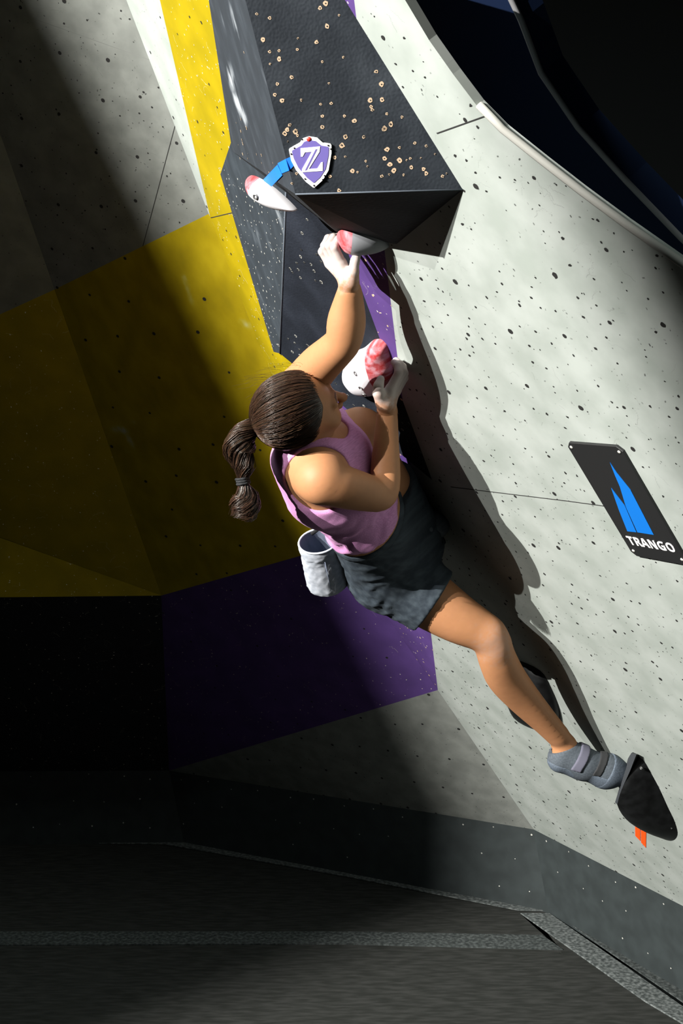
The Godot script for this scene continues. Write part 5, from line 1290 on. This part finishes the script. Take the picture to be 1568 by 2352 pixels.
func head_field() -> Field:
	var c := HEAD.origin
	var f := Field.new(c - Vector3.ONE * 0.17, c + Vector3.ONE * 0.17, 0.003)
	var B := HEAD.basis
	f.blob(hd(0, 0.03, -0.012), B, Vector3(0.071, 0.086, 0.09), 0.01)
	f.blob(hd(0, -0.04, 0.035), B, Vector3(0.052, 0.058, 0.052), 0.03)
	f.blob(hd(0, 0.0, 0.045), B, Vector3(0.058, 0.06, 0.045), 0.02)
	f.blob(hd(0, -0.083, 0.066), B, Vector3(0.022, 0.018, 0.02), 0.02)
	for s in [-1.0, 1.0]:
		f.blob(hd(s * 0.036, -0.018, 0.064), B, Vector3(0.024, 0.022, 0.022), 0.02)
		f.bone(hd(s * 0.012, 0.03, 0.088), 0.008, hd(s * 0.042, 0.03, 0.076), 0.008, 0.012)
		f.blob(hd(s * 0.032, 0.008, 0.094), B, Vector3(0.015, 0.010, 0.014), 0.01, true)
		f.blob(hd(s * 0.031, 0.008, 0.073), B, Vector3(0.0145, 0.0125, 0.0125), 0.004)
		f.blob(hd(s * 0.045, -0.055, 0.02), B, Vector3(0.02, 0.03, 0.035), 0.02)
	f.bone(hd(0, 0.022, 0.087), 0.008, hd(0, -0.014, 0.113), 0.0095, 0.01)
	f.blob(hd(0, -0.018, 0.115), B, Vector3(0.012, 0.009, 0.012), 0.006)
	for s in [-1.0, 1.0]: f.blob(hd(s * 0.011, -0.027, 0.099), B, Vector3(0.007, 0.007, 0.01), 0.006)
	f.bone(hd(-0.018, -0.054, 0.086), 0.006, hd(0.0, -0.052, 0.092), 0.008, 0.008)
	f.bone(hd(0.018, -0.054, 0.086), 0.006, hd(0.0, -0.052, 0.092), 0.008, 0.008)
	f.bone(hd(-0.013, -0.065, 0.084), 0.006, hd(0.013, -0.065, 0.084), 0.006, 0.006)
	f.bone(hd(0, -0.02, -0.025), 0.048, Vector3(-0.0848, 1.8944, -3.03), 0.05, 0.03)
	return f

func head_paint(p: Vector3) -> Color:
	var q := HEAD.affine_inverse() * p
	q.z = -q.z
	var c := skin_at(p)
	for s in [-1.0, 1.0]:
		if q.distance_to(Vector3(s * 0.031, 0.0125, 0.085)) < 0.0065 and absf(q.y - 0.010) < 0.0026: c = Color(0.02, 0.012, 0.01)
		if absf(q.y - 0.037 + absf(absf(q.x) - 0.03) * 0.2) < 0.0024 and absf(absf(q.x) - 0.03) < 0.015 and q.z > 0.07: c = c.lerp(Color(0.06, 0.035, 0.025), 0.55)
	if absf(q.x) < 0.02 and q.y > -0.07 and q.y < -0.047 and q.z > 0.082: c = c.lerp(Color(0.36, 0.12, 0.1), 0.6)
	return c

# ------------------------------------------------------------------ clothes
func cloth_white(_p: Vector3) -> Color: return Color(1, 1, 1)

func clothes(person: Node3D) -> void:
	var fine := noise_tex(0.2, Color(0.86, 0.86, 0.86), Color(1, 1, 1), 51, 3, 256)
	M.shirt = paint_mat(Color(0.8, 0.56, 0.76), fine, null, 0.85, 0.0, null, 6.0)
	M.shirt.rim_enabled = true
	M.shirt.rim = 0.3
	M.shorts = paint_mat(Color(0.235, 0.27, 0.3), noise_tex(0.03, Color(0.7, 0.72, 0.75), Color(1, 1, 1), 53, 5, 256, 0.55), null, 0.85, 0.0, null, 4.0)
	var ax := Vector3(0.3775, -0.621, -0.6869)
	var bb := box_of(SHIRT_BONES, 0.12)
	var f := Field.new(bb[0], bb[1], 0.004)
	for b: Array in SHIRT_BONES: f.bone(b[0], b[1] + 0.005, b[2], b[3] + 0.005, b[4])
	var fold := FastNoiseLite.new()
	fold.seed = 8
	fold.frequency = 1.0
	var hem := Vector3(0.0497, 1.6794, -3.22)
	f.ripple(func(p: Vector3) -> float:
		var t := (p - hem).dot(ax)
		var w := smoothstep(-0.2, -0.03, t)
		return 0.0035 * w * sin(95.0 * t + 5.0 * fold.get_noise_3dv(p * 9.0)) + 0.0015 * fold.get_noise_3dv(p * 22.0))
	f.plane_cut(hem, ax)
	f.blob(Vector3(-0.0533, 1.791, -2.95), HEAD.basis, Vector3(0.08, 0.09, 0.088), 0.008, true)
	f.blob(Vector3(-0.0993, 1.9923, -3.18), HEAD.basis, Vector3(0.07, 0.07, 0.07), 0.008, true)
	f.blob(Vector3(-0.0526, 1.9091, -3.04), HEAD.basis, Vector3(0.06, 0.075, 0.07), 0.008, true)
	var a := {"v": PackedVector3Array(), "c": PackedColorArray(), "i": PackedInt32Array()}
	f.add_to(a, cloth_white)
	obj("crop_top", net_mesh(a), M.shirt, person).set_meta("label", "lilac sleeveless crop top")
	# shorts
	bb = box_of(SHORT_BONES, 0.13)
	f = Field.new(bb[0], bb[1], 0.0045)
	for b: Array in SHORT_BONES: f.bone(b[0], b[1] + 0.009, b[2], b[3] + 0.009, b[4])
	var hn := Vector3(0.8343, -0.5475, 0.0638)
	f.ripple(func(p: Vector3) -> float:
		var t := (p - hem).dot(ax) + 0.3 * (p - hem).dot(hn)
		var ridge := absf(sin(52.0 * t + 6.0 * fold.get_noise_3dv(p * 5.0)))
		return 0.0062 * (ridge - 0.5) * smoothstep(-0.2, 0.45, fold.get_noise_3dv(p * 4.0 + Vector3(3, 1, 2)) + 0.15) + 0.002 * fold.get_noise_3dv(p * 16.0))
	f.plane_cut(Vector3(0.0629, 1.6696, -3.23), -ax)
	f.plane_cut(Vector3(0.2514, 1.4565, -3.4), hn)
	f.plane_cut(Vector3(0.1036, 1.7509, -3.33), Vector3(-0.292, 0.6941, 0.6579))
	a = {"v": PackedVector3Array(), "c": PackedColorArray(), "i": PackedInt32Array()}
	f.add_to(a, cloth_white)
	var shorts := obj("shorts", net_mesh(a), M.shorts, person)
	shorts.set_meta("label", "dark slate athletic shorts")
	# elastic waistband
	f = Field.new(bb[0], bb[1], 0.0045)
	for b: Array in SHORT_BONES.slice(0, 3): f.bone(b[0], b[1] + 0.0125, b[2], b[3] + 0.0125, b[4])
	f.ripple(func(p: Vector3) -> float: return 0.0012 * fold.get_noise_3dv(p * 60.0))
	f.plane_cut((Vector3(0.0629, 1.6696, -3.23)) - ax * 0.003, -ax)
	f.plane_cut((Vector3(0.0629, 1.6696, -3.23)) + ax * 0.022, ax)
	a = {"v": PackedVector3Array(), "c": PackedColorArray(), "i": PackedInt32Array()}
	f.add_to(a, cloth_white)
	obj("waistband", net_mesh(a), M.shorts, shorts)

# ------------------------------------------------------------------ hair
func hair(person: Node3D) -> void:
	M.hair = plain_mat(Color(1, 1, 1), 0.34, 0.0, 0.5)
	M.hair.vertex_color_use_as_albedo = true
	M.tie = plain_mat(Color(0.07, 0.075, 0.09), 0.8)
	var B := HEAD.basis
	var c := HEAD.origin
	var root := Node3D.new()
	root.name = "hair"
	person.add_child(root)
	# scalp of hair under the strands
	var f := Field.new(c - Vector3.ONE * 0.16, c + Vector3.ONE * 0.16, 0.004)
	f.blob(hd(0, 0.03, -0.018), B, Vector3(0.0755, 0.0905, 0.092), 0.01)
	f.blob(hd(0, -0.015, -0.045), B, Vector3(0.052, 0.05, 0.042), 0.02)
	# the face stays free
	f.plane_cut(hd(0, 0.03, 0.03), (B * Vector3(0, -0.55, -0.83)).normalized())
	var a := {"v": PackedVector3Array(), "c": PackedColorArray(), "i": PackedInt32Array()}
	f.add_to(a, func(_p: Vector3) -> Color: return Color(0.03, 0.017, 0.011))
	obj("scalp", net_mesh(a), M.hair, root)
	# strands combed from the hairline back to the tie
	var tie := Vector3(-0.1866, 1.929, -2.95)
	var r := RandomNumberGenerator.new()
	r.seed = 91
	var st := begin(true)
	var tl := HEAD.affine_inverse() * tie
	tl.z = -tl.z
	for k in 6000:
		# start on the hairline: an oval round the face, from one ear over the brow to the other, and the nape
		var u := r.randf()
		var s: Vector3
		if u < 0.74:
			var ang := lerpf(-2.9, 2.9, r.randf())
			s = Vector3(sin(ang) * 0.079, 0.035 + cos(ang) * 0.086, 0.055 - 0.06 * (1.0 - cos(ang)) * 0.62 + r.randf_range(-0.05, 0.012))
		else:
			s = Vector3(r.randf_range(-0.062, 0.062), r.randf_range(-0.085, -0.02), r.randf_range(-0.085, -0.005))
		var mid := (s + tl) * 0.5
		var path := []
		var rad := []
		var lift := 1.0 + r.randf_range(0.0, 0.045)
		var sway := r.randf_range(-0.006, 0.006)
		var steps := 9
		for i in steps + 1:
			var t := float(i) / steps
			var p := s.lerp(tl, t)
			# push out to the skull
			var q := (p - Vector3(0, 0.03, -0.014)) / Vector3(0.077, 0.092, 0.093)
			var stretch := lift / maxf(q.length(), 0.2)
			var on := Vector3(0, 0.03, -0.014) + q * stretch * Vector3(0.077, 0.092, 0.093)
			var w := 1.0 - smoothstep(0.82, 1.0, t)
			p = p.lerp(on, w) + Vector3(sway, sway, 0) * sin(PI * t)
			path.append(hd(p.x, p.y, p.z))
			rad.append(lerpf(0.0003, 0.0005, sin(PI * t)))
		st.set_color(hair_tone(r))
		tube(st, path, rad, 3, false)
	# loose hairs
	for k in 34:
		var ang := r.randf_range(-2.2, 0.2)
		var s2 := Vector3(sin(ang) * 0.08, 0.035 + cos(ang) * 0.09, r.randf_range(-0.06, 0.05))
		var dir := Vector3(s2.x, s2.y - 0.03, s2.z * 0.3 - 0.02).normalized()
		var path := []
		var rad := []
		for i in 6:
			var t := i / 5.0
			var p := s2 + dir * t * r.randf_range(0.02, 0.03) + Vector3(0, 0, -0.05) * t * t
			path.append(hd(p.x, p.y, p.z))
			rad.append(0.00018)
		st.set_color(hair_tone(r))
		tube(st, path, rad, 3, false)
	joined_part("strand", finish(st), M.hair, root)
	# ponytail
	st = begin(true)
	var cv := Curve3D.new()
	var tail: Array = [Vector3(-0.1866, 1.929, -2.95), Vector3(-0.2091, 1.9188, -2.935), Vector3(-0.2275, 1.8947, -2.93), Vector3(-0.2307, 1.8653, -2.93), Vector3(-0.2192, 1.836, -2.93), Vector3(-0.2224, 1.8065, -2.93), Vector3(-0.2196, 1.7888, -2.93), Vector3(-0.2143, 1.7647, -2.935), Vector3(-0.2204, 1.737, -2.935), Vector3(-0.2353, 1.7172, -2.935)]
	for i in tail.size():
		var tan: Vector3 = (tail[mini(i + 1, tail.size() - 1)] - tail[maxi(i - 1, 0)]) / 6.0
		cv.add_point(tail[i], -tan, tan)
	var total := cv.get_baked_length()
	for k in 900:
		var ph := r.randf() * TAU
		var rr := sqrt(r.randf())
		var path := []
		var rad := []
		var endt := r.randf_range(0.86, 1.0)
		var stray := r.randf_range(0.85, 1.25)
		var n := 22
		for i in n + 1:
			var t := endt * i / n
			var p := cv.sample_baked(t * total)
			var p2 := cv.sample_baked(minf(t + 0.01, 1.0) * total)
			var tg := (p2 - p).normalized() if t < 0.985 else Vector3(-0.3, -1, 0).normalized()
			var e1 := tg.cross(Vector3(0, 0, 1)).normalized()
			var e2 := tg.cross(e1)
			# width of the tail: tight at both ties, three lobes between, a brush at the end
			var w := 0.009 + 0.022 * absf(sin(PI * clampf(t / 0.62, 0.0, 1.0) * 1.0)) * (0.78 + 0.22 * absf(sin(PI * clampf(t / 0.62, 0.0, 1.0) * 3.0)))
			if t > 0.62: w = 0.008 + 0.022 * smoothstep(0.62, 0.85, t) * (1.0 - 0.35 * smoothstep(0.9, 1.0, t))
			var a2 := ph + t * 7.0
			path.append(p + (e1 * cos(a2) + e2 * sin(a2)) * w * rr * stray)
			rad.append(0.0007 * (1.0 - 0.6 * smoothstep(0.85, 1.0, t)))
		st.set_color(hair_tone(r))
		tube(st, path, rad, 4, false)
	joined_part("ponytail", finish(st), M.hair, root)
	for q in [[0.0, 0.0185], [0.62, 0.0135]]:
		var p := cv.sample_baked(q[0] * total + 0.002)
		var tg := (cv.sample_baked(q[0] * total + 0.012) - p).normalized()
		var e1 := tg.cross(Vector3(0.3, 0.2, 1)).normalized()
		var e2 := tg.cross(e1)
		var ts := begin(true)
		for loop in 3:
			var path := []
			var rad := []
			for i in 25:
				var a2 := TAU * i / 24.0
				path.append(p + tg * (loop - 1) * 0.0055 + (e1 * cos(a2) + e2 * sin(a2)) * q[1] * (1.0 + 0.08 * sin(a2 * 7.0 + loop)))
				rad.append(0.0034)
			tube(ts, path, rad, 6, false)
		obj("hair_tie", finish(ts), M.tie, root)

func hair_tone(r: RandomNumberGenerator) -> Color:
	var base := Color(0.022, 0.012, 0.008).lerp(Color(0.075, 0.038, 0.022), pow(r.randf(), 2.0))
	return base

# ------------------------------------------------------------------ shoes and chalk bag
func shoes(person: Node3D) -> void:
	M.shoe = paint_mat(Color(0.32, 0.35, 0.38), noise_tex(0.06, Color(0.86, 0.86, 0.87), Color(1, 1, 1), 61, 5, 256), null, 0.8, 0.0, null, 8.0)
	M.rubber = paint_mat(Color(0.36, 0.4, 0.45), noise_tex(0.1, Color(0.8, 0.8, 0.8), Color(1, 1, 1), 63, 4, 256), null, 0.75, 0.0, null, 8.0)
	M.strap = plain_mat(Color(0.35, 0.35, 0.41), 0.85)
	M.tongue = plain_mat(Color(0.15, 0.155, 0.165), 0.85)
	var s: Dictionary = {"heel": Vector3(0.6213, 0.9488, -3.615), "ankle": Vector3(0.6365, 0.9766, -3.62), "mid": Vector3(0.6878, 0.9343, -3.625), "ball": Vector3(0.7548, 0.9108, -3.635), "toe": Vector3(0.7932, 0.9118, -3.64), "sole": Vector3(0.6381, 0.9313, -3.61), "cuff": Vector3(0.6594, 0.9795, -3.61), "tab": Vector3(0.5915, 0.9795, -3.61), "s0": Vector3(0.7002, 0.9911, -3.605), "s1": Vector3(0.682, 0.9671, -3.584), "s2": Vector3(0.6607, 0.9293, -3.584), "v0": Vector3(0.7294, 0.9661, -3.6), "v1": Vector3(0.7353, 0.94, -3.59)}
	var root := Node3D.new()
	root.name = "climbing_shoe"
	root.set_meta("label", "grey climbing shoe with hook strap, standing on the black wedge")
	person.add_child(root)
	var lo: Vector3 = (s.heel as Vector3).min(s.toe).min(s.ankle) - Vector3.ONE * 0.08
	var hi: Vector3 = (s.heel as Vector3).max(s.toe).max(s.ankle) + Vector3.ONE * 0.08
	var f := Field.new(lo, hi, 0.003)
	shoe_last(f, s, 0.0)
	f.bone(s.ankle, 0.036, s.mid, 0.034, 0.03)
	# opening round the ankle
	f.plane_cut((s.ankle as Vector3) + Vector3(-0.004, 0.008, 0), Vector3(-0.35, 0.93, 0).normalized())
	var a := {"v": PackedVector3Array(), "c": PackedColorArray(), "i": PackedInt32Array()}
	f.add_to(a, cloth_white)
	obj("upper", net_mesh(a), M.shoe, root)
	# rubber rand: a slightly larger lower shell
	var along: Vector3 = ((s.ball as Vector3) - s.heel).normalized()
	var sole_up := (Vector3(0, 1, 0.1) - along * along.y).normalized()
	f = Field.new(lo, hi, 0.003)
	shoe_last(f, s, 0.0018)
	f.plane_cut((s.mid as Vector3) - sole_up * 0.012, sole_up)
	a = {"v": PackedVector3Array(), "c": PackedColorArray(), "i": PackedInt32Array()}
	f.add_to(a, cloth_white)
	obj("rand", net_mesh(a), M.rubber, root)
	f = Field.new(lo, hi, 0.003)
	shoe_last(f, s, 0.0022)
	f.plane_cut((s.ball as Vector3) - along * 0.006, (-along + sole_up * 0.25).normalized())
	a = {"v": PackedVector3Array(), "c": PackedColorArray(), "i": PackedInt32Array()}
	f.add_to(a, cloth_white)
	obj("toe_cap", net_mesh(a), M.rubber, root)
	# strap over the instep
	for band in [["tongue", s.v1, 0.011, 0.0026, M.tongue], ["strap", s.s1, 0.0135, 0.0052, M.strap]]:
		f = Field.new(lo, hi, 0.0025)
		shoe_last(f, s, band[3])
		f.bone(s.ankle, 0.036 + band[3], s.mid, 0.034 + band[3], 0.03)
		var across := Vector3(0.87, -0.5, 0.0)
		f.plane_cut((band[1] as Vector3) + across * band[2], across)
		f.plane_cut((band[1] as Vector3) - across * band[2], -across)
		f.plane_cut((s.mid as Vector3) - sole_up * 0.012, -sole_up)
		a = {"v": PackedVector3Array(), "c": PackedColorArray(), "i": PackedInt32Array()}
		f.add_to(a, cloth_white)
		obj(band[0], net_mesh(a), band[4], root)
	obj("pull_tab", tube_mesh([(s.tab as Vector3) + Vector3(0.012, -0.012, 0), s.tab, (s.tab as Vector3) + Vector3(0.006, 0.006, 0), (s.tab as Vector3) + Vector3(0.018, -0.008, -0.01)], [0.004, 0.004, 0.004, 0.004], 6), M.shoe, root)
	var q: Dictionary = {"heel": Vector3(0.2033, 1.6242, -3.4), "ankle": Vector3(0.2027, 1.6356, -3.43), "ball": Vector3(0.253, 1.6366, -3.49), "toe": Vector3(0.2669, 1.6532, -3.52)}
	var other := Node3D.new()
	other.name = "climbing_shoe"
	person.add_child(other, true)
	f = Field.new((q.heel as Vector3).min(q.toe) - Vector3.ONE * 0.08, (q.heel as Vector3).max(q.toe) + Vector3.ONE * 0.08, 0.004)
	f.bone(q.ankle, 0.034, q.heel, 0.032, 0.02)
	f.bone(q.heel, 0.032, q.ball, 0.034, 0.02)
	f.bone(q.ball, 0.034, q.toe, 0.02, 0.02)
	a = {"v": PackedVector3Array(), "c": PackedColorArray(), "i": PackedInt32Array()}
	f.add_to(a, cloth_white)
	obj("upper", net_mesh(a), M.shoe, other)

func shoe_last(f: Field, s: Dictionary, grow: float) -> void:
	f.bone(s.heel, 0.035 + grow, s.mid, 0.039 + grow, 0.03)
	f.bone(s.mid, 0.039 + grow, s.ball, 0.0415 + grow, 0.03)
	f.bone(s.ball, 0.0405 + grow, s.toe, 0.025 + grow, 0.03)
	f.bone(s.ball, 0.036 + grow, (s.toe as Vector3) + Vector3(-0.006, -0.012, 0.012), 0.022 + grow, 0.03)

func chalk_bag() -> void:
	var fr: Transform3D = Transform3D(Vector3(1.12114, 0.20653, 0), Vector3(-0.15705, 0.85253, 0.74036), Vector3(0.13412, -0.72811, 0.86688), Vector3(-0.0588, 1.6166, -3.3))
	var o := thing("chalk_bag", "white fabric chalk bag hanging behind her hips", "bag", fr)
	M.bag = paint_mat(Color(0.68, 0.7, 0.74), noise_tex(0.04, Color(0.88, 0.89, 0.9), Color(1, 1, 1), 71, 4, 256), null, 0.85, 0.0, null, 6.0)
	M.bag_lining = plain_mat(Color(0.46, 0.5, 0.58), 0.95)
	var wr := FastNoiseLite.new()
	wr.seed = 14
	wr.frequency = 1.0
	# outer cloth: rings down the bag, crumpled; y runs down from the mouth
	var prof := [[0.0, 0.043], [0.004, 0.0465], [0.012, 0.0475], [0.026, 0.047], [0.034, 0.045], [0.05, 0.046], [0.08, 0.0475], [0.11, 0.048], [0.14, 0.0485], [0.151, 0.046], [0.156, 0.038], [0.155, 0.0]]
	obj("bag_body", bag_mesh(prof, wr, 0.003, 1.0, 30), M.bag, o)
	var inner := [[0.0, 0.043], [0.002, 0.0415], [0.02, 0.041], [0.06, 0.042], [0.1, 0.04], [0.12, 0.03], [0.122, 0.0]]
	obj("lining", bag_mesh(inner, wr, 0.004, -1.0, 30), M.bag_lining, o).set_meta("label", "dark blue fleece lining")
	var rim := []
	var rad := []
	for k in 31:
		var a := TAU * k / 30.0
		rim.append(Vector3(cos(a) * 0.0445, 0.0, sin(a) * 0.0445 * 0.82))
		rad.append(0.0028)
	obj("rim", tube_mesh(rim, rad, 6), M.bag, o)
	obj("seam", tube_mesh([Vector3(0.006, -0.03, 0.0385), Vector3(0.006, -0.07, 0.0395), Vector3(0.006, -0.125, 0.0395)], [0.0008, 0.0008, 0.0008], 5), M.bag_lining, o)
	var belt: Array = [Vector3(-0.0754, 1.6356, -3.3), Vector3(-0.0439, 1.6615, -3.27), Vector3(-0.0098, 1.6432, -3.24)]
	var b := thing("chalk_belt", "narrow black belt carrying the chalk bag", "belt")
	obj("webbing", tube_mesh(belt, [0.005, 0.005, 0.005], 6), M.tie, b)

func bag_mesh(prof: Array, wr: FastNoiseLite, crumple: float, face_out: float, sides: int) -> ArrayMesh:
	var st := begin(true)
	var fine := []
	for i in prof.size() - 1:
		var n := 4
		for k in n: fine.append([lerpf(prof[i][0], prof[i + 1][0], float(k) / n), lerpf(prof[i][1], prof[i + 1][1], float(k) / n)])
	fine.append(prof[-1])
	var rings := []
	for q: Array in fine:
		var ring := []
		for k in sides * 2:
			var a := TAU * k / (sides * 2)
			var w := smoothstep(0.0, 0.03, q[0])
			var rr: float = q[1] + crumple * w * (wr.get_noise_3d(cos(a) * 1.8, q[0] * 24.0, sin(a) * 1.8) + 0.5 * wr.get_noise_3d(cos(a) * 6.0, q[0] * 90.0, sin(a) * 6.0)) * minf(1.0, q[1] / 0.03)
			ring.append(Vector3(cos(a) * rr, -q[0], sin(a) * rr * 0.82))
		rings.append(ring)
	for i in rings.size() - 1:
		for k in sides * 2:
			var a: Vector3 = rings[i][k]; var b: Vector3 = rings[i][(k + 1) % (sides * 2)]; var c: Vector3 = rings[i + 1][(k + 1) % (sides * 2)]; var e: Vector3 = rings[i + 1][k]
			quad(st, a, b, c, e, (Vector3(a.x, 0, a.z) + Vector3(0, -0.02 * smoothstep(0.14, 0.16, -a.y), 0)) * face_out)
	return finish(st)
